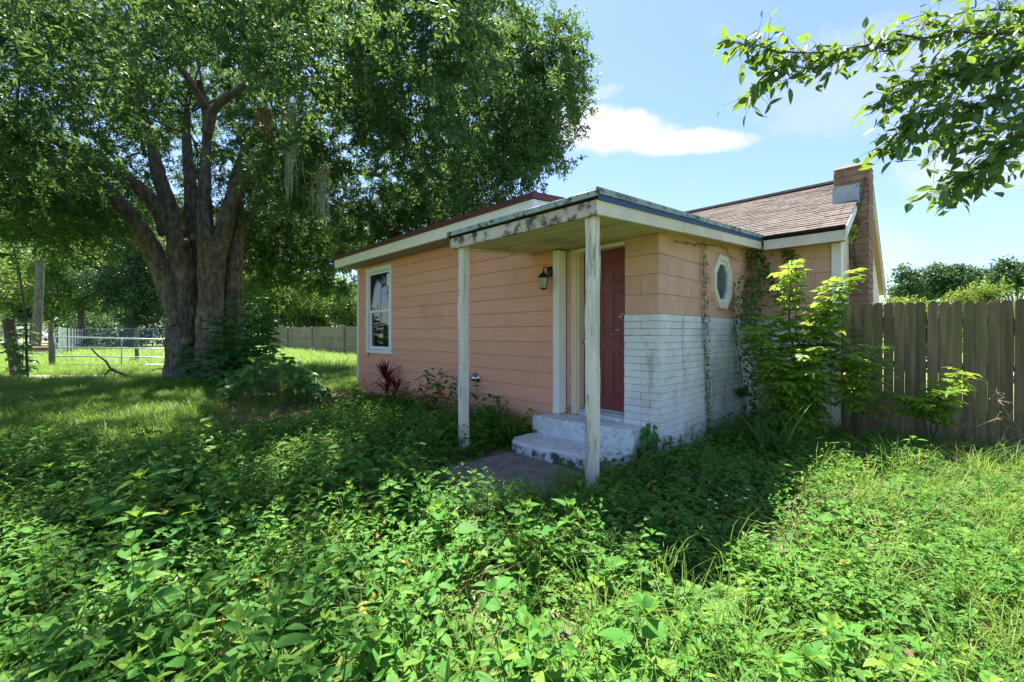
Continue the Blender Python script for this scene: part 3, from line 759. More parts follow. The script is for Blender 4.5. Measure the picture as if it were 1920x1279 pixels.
# --- chimney
ch = MB(); ch.box(-1.365, -.935, 9.012, 9.54, 0, 4.235)
chim = ch.build('chimney', M_chim, house, label='brown painted block chimney with mortar stained black at the top')
lay('chimney_block', M_chim, chim, 'x', -1.385, -.915, 1.45, 4.19, 8.995, .235, .105, dep=.02, g=.008, ch=.006, jit=.002)
lay('chimney_block', M_chim, chim, 'y', 9.01, 9.56, 1.45, 4.19, -.915, .27, .105, dep=.022, g=.008, ch=.006, jit=.002)
m = MB(); m.bbox(-1.39, -.912, 8.99, 9.565, 4.192, 4.262, b=.03); m.build('chimney_cap', M_chim, chim)
m = MB()
V = []; F = []
nx, nz = 6, 5
for i in range(nx + 1):
    for j in range(nz + 1):
        V.append((-1.395 + .36 * i / nx, 8.972 - .006 * math.sin(i * 1.3 + j) - (.008 if j == 2 else 0), 3.60 + .33 * j / nz))
for i in range(nx):
    for j in range(nz): F.append((i * (nz + 1) + j, (i + 1) * (nz + 1) + j, (i + 1) * (nz + 1) + j + 1, i * (nz + 1) + j + 1))
m.add(V, F); m.box(-1.395, -1.035, 8.978, 8.99, 3.60, 3.93)
fl = m.build('flashing', M_flash, chim, label='blue-grey sheet metal flashing patch')
for (x, z) in ((-1.22, 3.885), (-1.07, 3.89), (-1.13, 3.72), (-1.36, 3.9)):
    m = MB(); m.disc((x, 8.968, z), (0, -1, 0), .008, .006, 8); m.build('nail', M_dark, fl)

# vent hood in the siding (part of the house)
m = MB(); m.lathe((0, 0, 0), [(0, 0), (.075, 0), (.075, .012), (.06, .016), (.056, .07), (.045, .10), (.03, .112), (0, .115)], 18)
for i in range(len(m.v)): V = m.v[i]; m.v[i] = np.stack([V[:, 0] - 5.42, YS - .01 - V[:, 2], V[:, 1] + .715], 1)
m.build('vent_cap', M_chrome, house, smooth=True)

# ------------------------------------------------------------------ steps
st_ = empty('concrete_steps', (-3.15, 4.1, 0), 'two white painted concrete steps with worn black stains below the red door', 'steps')
def slab(name, pts, z0, z1, bev):
    m = MB(); n = len(pts); P = np.array(pts, float); c = P.mean(0); sub = []
    for i in range(n):                                # subdivide the outline so the edge can be worn
        a, b_ = P[i], P[(i + 1) % n]
        for t in np.linspace(0, 1, 9)[:-1]: sub.append(a + (b_ - a) * t)
    sub = np.array(sub); V = []; k = len(sub)
    for (z, s) in ((z0, 0), (z1 - bev, 0), (z1 - bev * .3, bev * .3), (z1, bev)):
        for q in sub:
            d = unit(c - q); jj = mnoise.noise(Vector((q[0] * 9, q[1] * 9, z * 9))) * .008
            V.append((q[0] + d[0] * (s + jj), q[1] + d[1] * (s + jj), z + (jj * .4 if z > z0 else 0)))
    F = [(r * k + i, r * k + (i + 1) % k, (r + 1) * k + (i + 1) % k, (r + 1) * k + i) for r in range(3) for i in range(k)] + [tuple(3 * k + i for i in range(k))]
    m.add(V, F); return m.build(name, M_conc, st_)
slab('step', [(-3.86, 4.12), (-3.4, 4.14), (-2.6, 4.235), (-2.47, 4.30), (-2.46, 4.572), (-3.66, 4.572), (-3.67, 4.44), (-3.86, 4.44)], .135, .36, .022)
slab('step', [(-3.72, 3.60), (-3.3, 3.57), (-2.62, 3.70), (-2.46, 3.82), (-2.44, 4.31), (-3.86, 4.42), (-3.84, 3.75)], 0, .142, .025)

# ------------------------------------------------------------------ wall lamp
lp = empty('wall_lamp', (-3.83, YS - .02, 2.25), 'black carriage wall lamp beside the white corner board', 'lamp')
m = MB(); m.lathe((0, 0, 0), [(0, 0), (.06, 0), (.058, .012), (.03, .022), (0, .026)], 18)
for i in range(len(m.v)): V = m.v[i]; m.v[i] = np.stack([V[:, 0] - 3.83, YS - .014 - V[:, 2], V[:, 1] * 1.25 + 2.30], 1)
m.build('back_plate', M_black, lp)
m = MB(); m.tube([(-3.83, YS - .03, 2.30), (-3.83, YS - .07, 2.345), (-3.83, YS - .12, 2.355), (-3.83, YS - .155, 2.33), (-3.83, YS - .155, 2.30)], .009, 6); m.build('arm', M_black, lp)
lc = (-3.83, YS - .155)
m = MB(); m.lathe((lc[0], lc[1], 2.205), [(.082, 0), (.078, .008), (.05, .045), (.022, .065), (.012, .08), (.014, .1), (0, .112)], 6); m.build('lamp_roof', M_black, lp)
m = MB(); m.lathe((lc[0], lc[1], 2.055), [(.0, 0), (.04, 0), (.066, .145), (0, .145)], 6); m.build('lamp_glass', M_lglass, lp)
m = MB()
for j in range(6):
    a = 2 * math.pi * j / 6; m.tube([(lc[0] + .042 * math.cos(a), lc[1] + .042 * math.sin(a), 2.05), (lc[0] + .068 * math.cos(a), lc[1] + .068 * math.sin(a), 2.205)], .004, 4)
m.lathe((lc[0], lc[1], 2.035), [(0, 0), (.02, .005), (.045, .02), (.045, .028)], 6); m.build('cage', M_black, lp)

# ------------------------------------------------------------------ right fence
def fence_line(A, B_, n):
    A = np.array(A); B_ = np.array(B_); return [A + (B_ - A) * (i / n) for i in range(n + 1)], unit(B_ - A)
fA, fB = np.array([-1.09, 7.79]), np.array([.55, 8.12]); fdir = unit(fB - fA); fnor = np.array([fdir[1], -fdir[0]])
rf = empty('privacy_fence', (fA[0], fA[1], 0), 'grey-green weathered wooden picket fence with dog-eared boards beside the house', 'fence')
yaw = math.atan2(fdir[1], fdir[0]); bw_ = .1115; nbrd = 46
for k in range(nbrd):
    s = .055 + k * bw_; c = fA + fdir * s
    h = 1.85 + rnd(-.008, .008) - .0008 * k; w = .0532 + rnd(-.0018, .0009); t = .009; e = .038
    m = MB()
    P = [(-w, 0), (w, 0), (w, h - e), (w - .014, h - .012), (w - .032, h), (-w + .032, h), (-w + .014, h - .012), (-w, h - e)]
    m.prism([(x, -t, z) for x, z in P], (0, 2 * t, 0))
    me = m.mesh('fence_board', M_fence); o = link_mesh('fence_board', me, rf, (c[0] + fnor[0] * rnd(-.002, .003), c[1] + fnor[1] * rnd(-.002, .003), .03), (rnd(-.004, .004), rnd(-.0045, .0045), yaw))
for z in (.32, 1.02, 1.62):
    m = MB(); m.box(0, nbrd * bw_, .012, .052, z - .045, z + .045); o = link_mesh('rail', m.mesh('rail', M_fence), rf, (fA[0], fA[1], 0), (0, 0, yaw))
for s in (.0, 2.4, 4.8):
    c = fA + fdir * (s + .05) - fnor * .1; m = MB(); m.bbox(-.045, .045, -.045, .045, 0, 1.8, b=.005); link_mesh('fence_post', m.mesh('fence_post', M_fence), rf, (c[0], c[1], 0), (0, 0, yaw))
# ------------------------------------------------------------------ plant prototypes (only their copies are in the scene)
def sprig(h, nn, L, wr, lean=.25, top=True, seg=4, s0=.35):
    """upright weed: opposite pairs of pointed oval leaves on a thin stem"""
    m = MB(); a0 = rnd(0, 6.28); bend = np.array([math.cos(a0), math.sin(a0)]) * lean * h
    def sp(t): return np.array([bend[0] * t * t, bend[1] * t * t, h * t])
    m.tube([sp(t) for t in (0, .35, .7, 1)], [.0035, .003, .002, .0012], n=3, cap=False, tint=.2)
    ph = rnd(0, 3.14)
    for i in range(nn):
        t = .18 + .8 * i / (nn - 1) if nn > 1 else 1
        ph += math.pi / 2 + rnd(-.35, .35); o = sp(t); k = s0 + (1 - s0) * math.sin(math.pi * (.25 + .62 * t)) ** 1.0
        for sgn in (0, 1):
            a = ph + sgn * math.pi + rnd(-.25, .25); el = rnd(-.15, .5)
            d = np.array([math.cos(a) * math.cos(el), math.sin(a) * math.cos(el), math.sin(el)])
            LL = L * k * rnd(.75, 1.15); pet = .22 * LL
            m.leaf(o + d * pet, d + np.array([0, 0, -.1]), (rnd(-.3, .3), rnd(-.3, .3), 1), LL, LL * wr * rnd(.85, 1.1), seg, rnd(.1, .35), rnd(.08, .4), tint=rnd(0, 1), shape=.72)
    if top:
        for q in range(4):
            a = ph + q * 1.57; d = np.array([math.cos(a) * .6, math.sin(a) * .6, .8]); m.leaf(sp(1), d, (0, 0, 1), L * .4, L * .4 * wr, 3, .3, .1, tint=rnd(.6, 1), shape=.72)
    return m
def creeper(n, R, L):
    m = MB()
    for i in range(n):
        a = rnd(0, 6.28); r = R * math.sqrt(random.random()); z = rnd(.02, .16) * (1.2 - r / R)
        o = np.array([r * math.cos(a), r * math.sin(a), z]); b = rnd(0, 6.28)
        m.tube([(o[0] * .8, o[1] * .8, 0), o], [.0015, .001], n=3, cap=False, tint=.3)
        for q in range(3):
            aa = b + q * 2.09; el = rnd(-.1, .4); d = np.array([math.cos(aa) * math.cos(el), math.sin(aa) * math.cos(el), math.sin(el)])
            m.leaf(o, d, (rnd(-.3, .3), rnd(-.3, .3), 1), L * rnd(.7, 1.2), L * .62, 3, .15, .2, tint=rnd(0, 1))
    return m
def tuft(n, h, w, spread, arch, seg=4, R=.03):
    m = MB()
    for i in range(n):
        a = rnd(0, 6.28); hh = h * rnd(.5, 1.15); sp_ = spread * rnd(.3, 1.2); o = np.array([R * rnd(-1, 1), R * rnd(-1, 1), 0])
        dx, dy = math.cos(a), math.sin(a); V = []; tt = rnd(0, 1); ww = w * rnd(.6, 1.2)
        px_, py_ = -dy, dx
        for k in range(seg + 1):
            t = k / seg; hor = sp_ * hh * (t + arch * t * t); z = hh * (t - arch * .42 * t * t * t); w_ = ww * (1 - t) ** .6 * .5 + .0004
            c = o + np.array([dx * hor, dy * hor, z]); V += [c - np.array([px_, py_, 0]) * w_, c + np.array([px_, py_, 0]) * w_]
        m.add(V, [(2 * k, 2 * k + 1, 2 * k + 3, 2 * k + 2) for k in range(seg)], tint=tt)
    return m
def seedstalk(h):
    m = MB(); a = rnd(0, 6.28); b = np.array([math.cos(a), math.sin(a)]) * h * .22
    P = [np.array([b[0] * t * t, b[1] * t * t, h * t]) for t in np.linspace(0, 1, 7)]
    m.tube(P, [.0016] * 6 + [.0008], n=3, cap=False, tint=.6)
    for i in range(26):
        t = .68 + .32 * i / 26; p = np.array([b[0] * t * t, b[1] * t * t, h * t]); aa = i * 2.4
        m.leaf(p, (math.cos(aa) * .5, math.sin(aa) * .5, .9), (0, 0, 1), .018, .004, 2, .1, 0, tint=.9)
    return m
def oaktwig(n, ln, L, W):
    m = MB(); P = [np.array([0, 0, 0.])]; d = np.array([1., 0, 0])
    for k in range(4): d = unit(d + np.array([0, rnd(-.25, .25), rnd(-.3, .12)])); P.append(P[-1] + d * ln / 4)
    m.tube(P, [.006, .005, .004, .003, .0015], n=3, cap=False, tint=.0, mi=1)
    for s_ in range(3):
        k = 1 + s_; dd = unit(np.array([.7, rnd(-1, 1), rnd(-.4, .6)])); m.tube([P[k], P[k] + dd * ln * .4], [.003, .001], n=3, cap=False, mi=1)
        P2 = [P[k] + dd * ln * .4 * t for t in np.linspace(.3, 1, 5)]
        for q in P2:
            for _ in range(max(1, n // 24)):
                v = unit(rng.normal(0, 1, 3) + dd * .7 + np.array([0, 0, -.15])); m.leaf(q, v, unit(rng.normal(0, .6, 3) + np.array([0, 0, 1])), L * rnd(.7, 1.2), W * rnd(.8, 1.2), 2, .2, .15, tint=rnd(0, 1))
    for i in range(n // 2):
        t = rnd(.1, 1) * 4; k = min(3, int(t)); q = P[k] + (P[k + 1] - P[k]) * (t - k)
        v = unit(rng.normal(0, 1, 3) + np.array([.5, 0, -.1])); m.leaf(q, v, unit(rng.normal(0, .6, 3) + np.array([0, 0, 1])), L * rnd(.7, 1.2), W * rnd(.8, 1.2), 2, .2, .15, tint=rnd(0, 1))
    return m
def clump(n, R, L, W):
    """a lump of leaves for trees far away"""
    m = MB()
    for i in range(n):
        v = rng.normal(0, 1, 3); v = v / np.linalg.norm(v) * R * random.random() ** .45; v[2] *= .75
        m.leaf(v, rng.normal(0, 1, 3), unit(rng.normal(0, .7, 3) + np.array([0, 0, .9])), L * rnd(.6, 1.3), W * rnd(.7, 1.3), 2, .15, .1, tint=rnd(0, 1))
    return m
P_weed = [proto(sprig(rnd(.22, .38), random.choice((3, 4, 5, 6)), rnd(.075, .118), rnd(.42, .64), lean=rnd(.15, .5)), 'weed_sprig', L_weed) for _ in range(10)]
P_weedn = [proto(sprig(rnd(.26, .36), 6, rnd(.055, .07), rnd(.42, .5), seg=3), 'fine_weed_sprig', L_weed) for _ in range(4)]
P_weedb = [proto(sprig(rnd(.26, .36), 4, rnd(.13, .16), rnd(.68, .8), seg=5), 'big_leaved_sprig', L_weed) for _ in range(3)]
P_yellow = [proto(sprig(rnd(.2, .3), 4, .08, .5, seg=3), 'yellowed_sprig', L_yellow) for _ in range(2)]
def ferny(h, n):
    """weed with finely divided leaves"""
    m = MB()
    for i in range(n):
        a = i * 2.4 + rnd(-.4, .4); el = rnd(.35, 1.2); L_ = h * rnd(.7, 1.1); d = np.array([math.cos(a) * math.cos(el), math.sin(a) * math.cos(el), math.sin(el)]); pts = []
        for k in range(9): t = k / 8; pts.append(d * L_ * t + np.array([0, 0, -.28 * L_ * t * t]))
        m.tube(pts, np.linspace(.0025, .001, 9), n=3, cap=False, tint=.3); sd_ = unit(np.cross(d, (0, 0, 1)))
        for k in range(2, 9):
            for sg in (-1, 1): m.leaf(pts[k], unit(d * .7 + sd_ * sg + np.array([0, 0, rnd(-.3, .2)])), (rnd(-.3, .3), rnd(-.3, .3), 1), .05 * rnd(.7, 1.2), .018, 3, .2, .2, tint=rnd(0, 1))
    return m
P_ferny = [proto(ferny(rnd(.3, .4), 8), 'ferny_weed', L_grass) for _ in range(3)]
P_narrow = [proto(sprig(rnd(.32, .46), 8, .105, .2, lean=.4), 'narrow_leaved_sprig', L_small) for _ in range(3)]
P_creep = [proto(creeper(26, .16, .045), 'creeper_patch', L_small) for _ in range(4)]
P_tuft = [proto(tuft(16, rnd(.26, .4), .006, .55, .75), 'grass_tuft', L_grass) for _ in range(4)]
P_dry = [proto(tuft(12, rnd(.2, .34), .004, .8, .6, 3), 'dry_tuft', L_dry) for _ in range(3)]
P_lawn = [proto(tuft(22, rnd(.13, .19), .006, .6, .5, 3, R=.09), 'lawn_tuft', L_lawn) for _ in range(4)]
P_seed = [proto(seedstalk(rnd(.6, .8)), 'seed_stalk', L_grass) for _ in range(2)]
def dead(n=1):
    m = MB()
    for i in range(n): m.leaf((rnd(-.05, .05), rnd(-.05, .05), rnd(.005, .02)), (rnd(-1, 1), rnd(-1, 1), rnd(-.1, .3)), (rnd(-.4, .4), rnd(-.4, .4), 1), rnd(.05, .09), rnd(.02, .035), 3, .3, rnd(-.3, .4), tint=rnd(0, 1))
    return m
P_dead = [proto(dead(4), 'dead_leaves', L_litter) for _ in range(3)]
P_oak = [proto(oaktwig(56, .55, .104, .037), 'oak_twig', [L_oak, M_twig]) for _ in range(5)]
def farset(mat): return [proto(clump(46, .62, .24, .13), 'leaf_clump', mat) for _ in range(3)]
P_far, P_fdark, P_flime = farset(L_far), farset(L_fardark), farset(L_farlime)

# ------------------------------------------------------------------ ground cover
HOUSE_POLY = [(-10.0, YS - .06), (-3.9, YS - .06), (-3.9, 4.0), (-3.76, 3.5), (-2.45, 3.62), (-2.40, 4.4), (XC + .06, YW - .05), (XC + .06, YB - .05), (-1.05, YB - .12), (-1.0, 7.70), (5, 8.9), (5, 40), (-10, 40)]
PATH_POLY = [(-3.72, 2.2), (-2.62, 2.16), (-2.36, 2.8), (-2.45, 3.75), (-4.0, 3.75)]
PATH_IN = [(-3.55, 2.62), (-2.72, 2.48), (-2.72, 3.7), (-3.9, 3.7)]
def jitter_grid(r0, r1, d0, d1, step):
    r, d = np.meshgrid(np.arange(r0, r1, step), np.arange(d0, d1, step)); r = r.ravel(); d = d.ravel()
    r = r + rng.uniform(-.5, .5, r.shape) * step; d = d + rng.uniform(-.5, .5, d.shape) * step
    k = (np.abs(r) < d * 1.5 + 1.6) & (d > .62)
    r, d = r[k], d[k]; xy = cam_xy(r, d); px = 960 + FPX * r / d; py = HOR + FPX * CZ / d
    return r, d, xy, px, py
def nz(xy, s, off=0.):
    return np.array([mnoise.noise(Vector((x * s + off, y * s - off, off))) for x, y in xy])
def freespace(xy, pad=False):
    k = ~inpoly(xy[:, 0], xy[:, 1], HOUSE_POLY)
    return k & ~inpoly(xy[:, 0], xy[:, 1], PATH_POLY if pad else PATH_IN)
def plantset(name, xy, protos, smin, smax, label=None, tilt=.12, z=0.0, sc=None):
    n = len(xy)
    if n == 0: return
    P = np.column_stack([xy, np.full(n, z)]); R = np.column_stack([rng.normal(0, tilt, n), rng.normal(0, tilt, n), rng.uniform(0, 6.28, n)])
    S = rng.uniform(smin, smax, n) * (1 if sc is None else sc)
    return scatter(name, P, R, S, rng.integers(0, len(protos), n), protos)
WEED = [(-600, 3000), (-600, 850), (0, 845), (230, 850), (400, 815), (520, 770), (600, 742), (690, 735), (900, 780), (960, 800), (1000, 860), (1230, 850), (1390, 830), (1520, 842), (1560, 905), (1370, 1010), (1260, 1090), (1100, 1060), (900, 1010), (760, 1100), (720, 1279), (700, 3000)]
BARE = [(360, 800), (430, 735), (560, 730), (680, 742), (640, 780), (520, 800), (440, 830)]
# broad-leaved weeds
r, d, xy, px, py = jitter_grid(-7, 4.5, .98, 9.2, .118)
n1 = nz(xy, .9, 3.1); n2 = nz(xy, 2.3, 9.7); inw = inpoly(px, py, WEED); bare = inpoly(px, py, BARE)
k = freespace(xy, True) & np.where(inw, rng.random(len(r)) < .93, (px > 680) & (rng.random(len(r)) < np.clip(np.where(px < 1250, .72, .62) + n2 * 1.0, .12, .95)))
k &= ~bare | (rng.random(len(r)) < .12)
corner = (px > 1450) & (py > 1080) & (rng.random(len(r)) < .55)
k |= corner & freespace(xy, True)
fine = (py < 900) | (n2 > .22)
hgt = np.where((d < 4.5) & (px < 760), 1.2, 1.) * np.clip(.92 + n1 * .35 + np.where((d > 4.2) & (px > 600) & (px < 1000), .12, 0), .55, 1.5) * np.where(px > 1150, .78, 1) * (1 + .3 * nz(xy, 4.5, 2.2))
hgt = np.where((xy[:, 1] > 3.55) & (xy[:, 0] < -3.9), hgt * np.where((np.abs(xy[:, 0] + 8.0) < .75) | (np.abs(xy[:, 0] + 5.8) < .7), .5, 1.15), hgt)
hgt = np.where((xy[:, 0] < -3.9) & (xy[:, 0] > -5.2) & (xy[:, 1] > 2.0) & (xy[:, 1] < 3.5), hgt * 1.2, hgt)
nearpath = np.array([min(np.hypot(x + 3.05, (y - 3.0)), 1.4) for x, y in xy]); hgt *= np.clip(.42 + .5 * nearpath, .5, 1)
a = k & ~fine; plantset('broadleaf_weeds', xy[a], P_weed, .8, 1.15, sc=hgt[a])
a = k & (fine | (rng.random(len(r)) < .25)); plantset('fine_leaved_weeds', xy[a] + rng.uniform(-.05, .05, (a.sum(), 2)), P_weedn, .85, 1.25, sc=hgt[a])
pick = k & (d > 1.5) & (nz(xy, 1.6, 44.) > .1) & (rng.random(len(r)) < .28)
plantset('big_leaved_weeds', xy[pick] + .04, P_weedb, .8, 1.2, sc=hgt[pick])
pick = k & (nz(xy, 1.3, 71.) > .0) & (rng.random(len(r)) < .30)
plantset('ferny_weeds', xy[pick] + rng.uniform(-.06, .06, (pick.sum(), 2)), P_ferny, .8, 1.2, sc=hgt[pick])
pick = k & (nz(xy, 1.1, 93.) > .05) & (rng.random(len(r)) < .30)
plantset('narrow_leaved_weeds', xy[pick] + rng.uniform(-.06, .06, (pick.sum(), 2)), P_narrow, .8, 1.2, sc=hgt[pick])
pick = k & (rng.random(len(r)) < .035)
plantset('yellowed_weeds', xy[pick] - .03, P_yellow, .9, 1.3, sc=hgt[pick])
# low creepers fill the gaps
r, d, xy, px, py = jitter_grid(-7, 6, .62, 9.5, .15)
inw = inpoly(px, py, WEED); n2 = nz(xy, 1.7, 5.2); bare = inpoly(px, py, BARE)
k = freespace(xy, True) & ((inw & (rng.random(len(r)) < .55)) | ((px > 700) & (rng.random(len(r)) < np.clip(.55 + n2 * 1.0, .08, .95)))) & (~bare | (rng.random(len(r)) < .15))
plantset('creeping_weeds', xy[k], P_creep, .8, 1.4)
# tall grass among the weeds
r, d, xy, px, py = jitter_grid(-7, 6.5, .62, 10, .12)
inw = inpoly(px, py, WEED); n2 = nz(xy, 1.1, 15.2); bare = inpoly(px, py, BARE)
pr_k = np.where(inw, np.clip(.13 + n2 * .4, .04, .4), np.where(px > 690, np.clip(np.where(px < 1300, .58, .42) + n2 * .9, .08, .85), .0))
pr_k = np.where((px > 800) & (px < 1150) & (py > 905), .38, pr_k)
k = freespace(xy) & (rng.random(len(r)) < pr_k) & ~bare
plantset('tall_grass', xy[k], P_tuft, .55, 1.15, tilt=.2)
pr_d = np.where((px > 700) & ~inw, np.clip(np.where(px < 1250, .06, .14) + nz(xy, .9, 31.) * .9, .02, .6), .04) + np.where((py < 880) & (px > 1500), .35, 0)
k = freespace(xy) & (rng.random(len(r)) < pr_d)
plantset('dry_grass', xy[k], P_dry, .6, 1.1, tilt=.3)
k = freespace(xy) & (rng.random(len(r)) < np.where((px > 1150) & ~inw, .010, .0012)) & (d > 1.6)
plantset('seed_stalks', xy[k], P_seed, .5, 1.0, tilt=.15)
# lawn under and beyond the tree
for (d0, d1, st, s0, s1) in ((5.2, 10, .085, .9, 1.5), (10, 17, .13, 1.1, 1.7), (17, 40, .26, 1.6, 2.6)):
    r, d, xy, px, py = jitter_grid(-50, 0, d0, d1, st)
    inw = inpoly(px, py, WEED); n2 = nz(xy, .8, 2.2); bare = inpoly(px, py, BARE)
    k = (px < 760) & (px > -900) & ~inw & freespace(xy) & (rng.random(len(r)) < np.where(bare, .10, .85))
    k &= ~((d > 12.9) & (d < 14.7) & (px < 235) & (rng.random(len(r)) < .9))
    k &= ~((d > 43) & (px < 120))
    plantset('lawn_grass', xy[k], P_lawn, s0, s1, sc=np.clip(1 + n2[k] * .5, .6, 1.5))
# fallen leaves
r, d, xy, px, py = jitter_grid(-10, 5, .8, 11, .12)
bare = inpoly(px, py, BARE)
k = freespace(xy) & (rng.random(len(r)) < np.where(bare, .8, np.where((px > 1150), np.clip(.10 + nz(xy, .9, 31.) * .9, .03, .6), .05)))
plantset('leaf_litter', xy[k], P_dead, .8, 1.4)
k = inpoly(xy[:, 0], xy[:, 1], [(-3.7, 2.0), (-2.3, 2.0), (-2.3, 3.5), (-3.7, 3.5)]) & (rng.random(len(r)) < .12)
plantset('leaves_on_path', xy[k], P_dead, .3, .6, z=.02)

# ------------------------------------------------------------------ the big oak
TC = np.array([-15.35, 2.55, 0.])
oak = empty('oak_tree', TC, 'huge spreading oak with several fused trunks and a dense drooping crown', 'tree')
DT = 12.75
def stem(name, pts, n=22, lab=None):
    """pts: (px, py, depth offset, half width in photo pixels)"""
    P = np.array([at(p[0], p[1], DT + p[2]) for p in pts]); Rr = np.array([p[3] / FPX * (DT + p[2]) for p in pts])
    t = np.linspace(0, len(P) - 1, len(P) * 12); i0 = np.clip(t.astype(int), 0, len(P) - 2); f = (t - i0)[:, None]
    Pm = np.vstack([2 * P[0] - P[1], P, 2 * P[-1] - P[-2]]); a, b_, c, d_ = Pm[i0], Pm[i0 + 1], Pm[i0 + 2], Pm[i0 + 3]
    Q = .5 * (2 * b_ + (c - a) * f + (2 * a - 5 * b_ + 4 * c - d_) * f ** 2 + (3 * b_ - a - 3 * c + d_) * f ** 3)
    rr = np.interp(t, np.arange(len(P)), Rr)
    m = MB(); m.tube(Q, rr, n=n, rough=.24, seed=rnd(0, 50), ridge=.045 if n > 20 else .02); m.build(name, M_bark, oak, smooth=True, label=lab); return Q, rr
limbs = []
for nm, pts in [
    ('trunk', [(334, 750, -.25, 60), (338, 705, -.05, 38), (340, 640, 0, 30), (343, 560, 0, 27), (338, 480, 0, 25), (326, 420, -.1, 22), (305, 350, -.2, 18), (290, 300, -.4, 15), (284, 262, -.6, 12), (262, 190, -1.2, 9), (230, 110, -2, 6)]),
    ('trunk', [(392, 752, -.4, 52), (391, 705, -.15, 33), (393, 630, -.05, 27), (396, 550, .0, 25), (391, 470, .0, 23), (384, 410, .0, 20), (383, 350, .05, 16), (386, 290, .1, 12), (388, 240, .1, 11), (382, 185, .0, 9), (372, 150, -.2, 7)]),
    ('trunk', [(402, 590, .25, 16), (408, 500, .15, 20), (422, 420, .1, 20), (440, 360, .1, 18), (458, 322, .05, 15), (472, 270, .0, 11), (490, 200, -.3, 8)]),
    ('trunk', [(452, 748, .2, 46), (442, 700, .45, 30), (437, 620, .5, 22), (438, 540, .5, 19), (442, 470, .5, 17), (448, 400, .6, 14), (452, 340, .8, 11), (470, 260, 1.2, 7)]),
    ('trunk', [(352, 600, .6, 20), (360, 500, .6, 20), (360, 420, .7, 19), (357, 350, .8, 15), (350, 270, .8, 11), (352, 200, .9, 7)]),
    ('trunk', [(410, 620, .8, 24), (424, 500, 1.0, 20), (430, 410, 1.1, 16), (442, 330, 1.3, 12), (470, 250, 1.6, 9)]),
    ('limb', [(340, 610, -.1, 20), (316, 535, -.2, 19), (290, 480, -.3, 17), (262, 430, -.6, 15), (228, 385, -1.0, 13), (196, 350, -1.4, 10), (150, 320, -2.2, 7), (90, 290, -3.2, 5)]),
    ('limb', [(318, 440, -.1, 16), (296, 390, -.3, 14), (262, 355, -.7, 12), (222, 325, -1.2, 10), (168, 300, -1.9, 8), (110, 268, -2.8, 6), (30, 230, -4, 4)]),
    ('limb', [(388, 250, .1, 10), (396, 215, .0, 9), (414, 192, -.3, 8), (444, 172, -.7, 7), (474, 150, -1.1, 6), (530, 120, -1.9, 4)]),
    ('limb', [(382, 200, .0, 8), (366, 168, -.3, 7), (340, 130, -.8, 6), (318, 100, -1.3, 6), (280, 80, -2.0, 5), (240, 70, -2.8, 4)]),
    ('limb', [(456, 350, .3, 14), (520, 270, -.5, 10), (600, 210, -1.2, 8), (700, 170, -1.8, 6), (820, 130, -2.3, 5), (940, 120, -2.6, 3)]),
    ('limb', [(440, 440, .8, 14), (490, 380, 1.8, 11), (560, 330, 2.8, 8), (640, 320, 3.6, 6), (720, 330, 4.2, 4)]),
]:
    limbs.append(stem(nm, [(p[0], p[1], p[2], p[3] * (.72 if p[1] > 690 else .82 if p[1] > 520 else .77 if p[1] > 430 else .70)) for p in pts] if nm == 'trunk' else pts, 52 if nm == 'trunk' else 16))
# burls on the trunk
for (px_, py_, dd, rr_) in ((346, 455, -.33, .13), (364, 446, -.30, .10), (352, 640, -.42, .17), (374, 600, -.36, .12), (326, 600, -.36, .14), (420, 452, -.2, .1)):
    c = at(px_, py_, DT + dd + .13); m = MB(); prof = []
    V = []; F = []; nu, nv = 12, 8
    for i in range(nv + 1):
        for j in range(nu):
            th = math.pi * i / nv; ph = 2 * math.pi * j / nu; v = np.array([math.sin(th) * math.cos(ph), math.sin(th) * math.sin(ph), math.cos(th)])
            V.append(c + v * rr_ * (1 + .35 * mnoise.noise(Vector(v * 2.2) + Vector((px_, 0, 0)))))
    for i in range(nv):
        for j in range(nu): F.append((i * nu + j, i * nu + (j + 1) % nu, (i + 1) * nu + (j + 1) % nu, (i + 1) * nu + j))
    m.add(V, F); m.build('burl', M_bark, oak, smooth=True)
# crown: clumps of twigs in a broad dome, thinned where the photo looks up into the limbs
OUT = [(-3000, -6000), (900, -6000), (955, -300), (958, 0), (985, 30), (1030, 38), (1048, 120), (1062, 172), (1045, 205), (1008, 225), (996, 250), (1022, 290), (1002, 320), (960, 338), (900, 362), (820, 425), (745, 440), (690, 448), (655, 470), (640, 530), (590, 548), (520, 535), (462, 520), (440, 470), (445, 420), (470, 330), (460, 250), (330, 250), (250, 380), (190, 440), (120, 462), (0, 458), (-3000, 470)]
HOLE = [(170, 340), (150, 290), (235, 240), (300, 180), (310, 100), (430, 110), (495, 140), (490, 330), (472, 420), (465, 620), (290, 620), (235, 440)]
SKYG = [((355, 118), 22), ((398, 150), 14), ((250, 300), 34), ((205, 390), 26), ((60, 118), 20), ((45, 190), 16), ((745, 205), 18), ((300, 235), 24), ((20, 445), 40)]
Rc, Dc = -7.6, 11.6; cc = np.array([*(FWD * Dc + RGT * Rc), 6.6])
sdv = np.array(sun_dir)
def sun_foot(p):
    """where the shadow of p falls on the weeds, as photo pixels and depth"""
    g_ = p - sdv[None] * ((p[:, 2] - .35) / sdv[2])[:, None]; return project(g_)
def open_ground(gx, gy, gd, m):
    """yard in front of the porch that the crown leaves in the sun"""
    yard = [(625 - m, 1000), (640 - m, 900 - m * .3), (720, 890 - m * .3), (830, 908 - m * .2), (960, 955), (1100, 940), (1300, 900), (9000, 700), (9000, 90000), (760 - m, 90000), (760 - m, 2200), (690 - m, 1300), (640 - m, 1100)]
    return ((gd > .2) & (gd < 6) & inpoly(gx, gy, yard)) | (gd <= .2)
cl = []
tries = 0
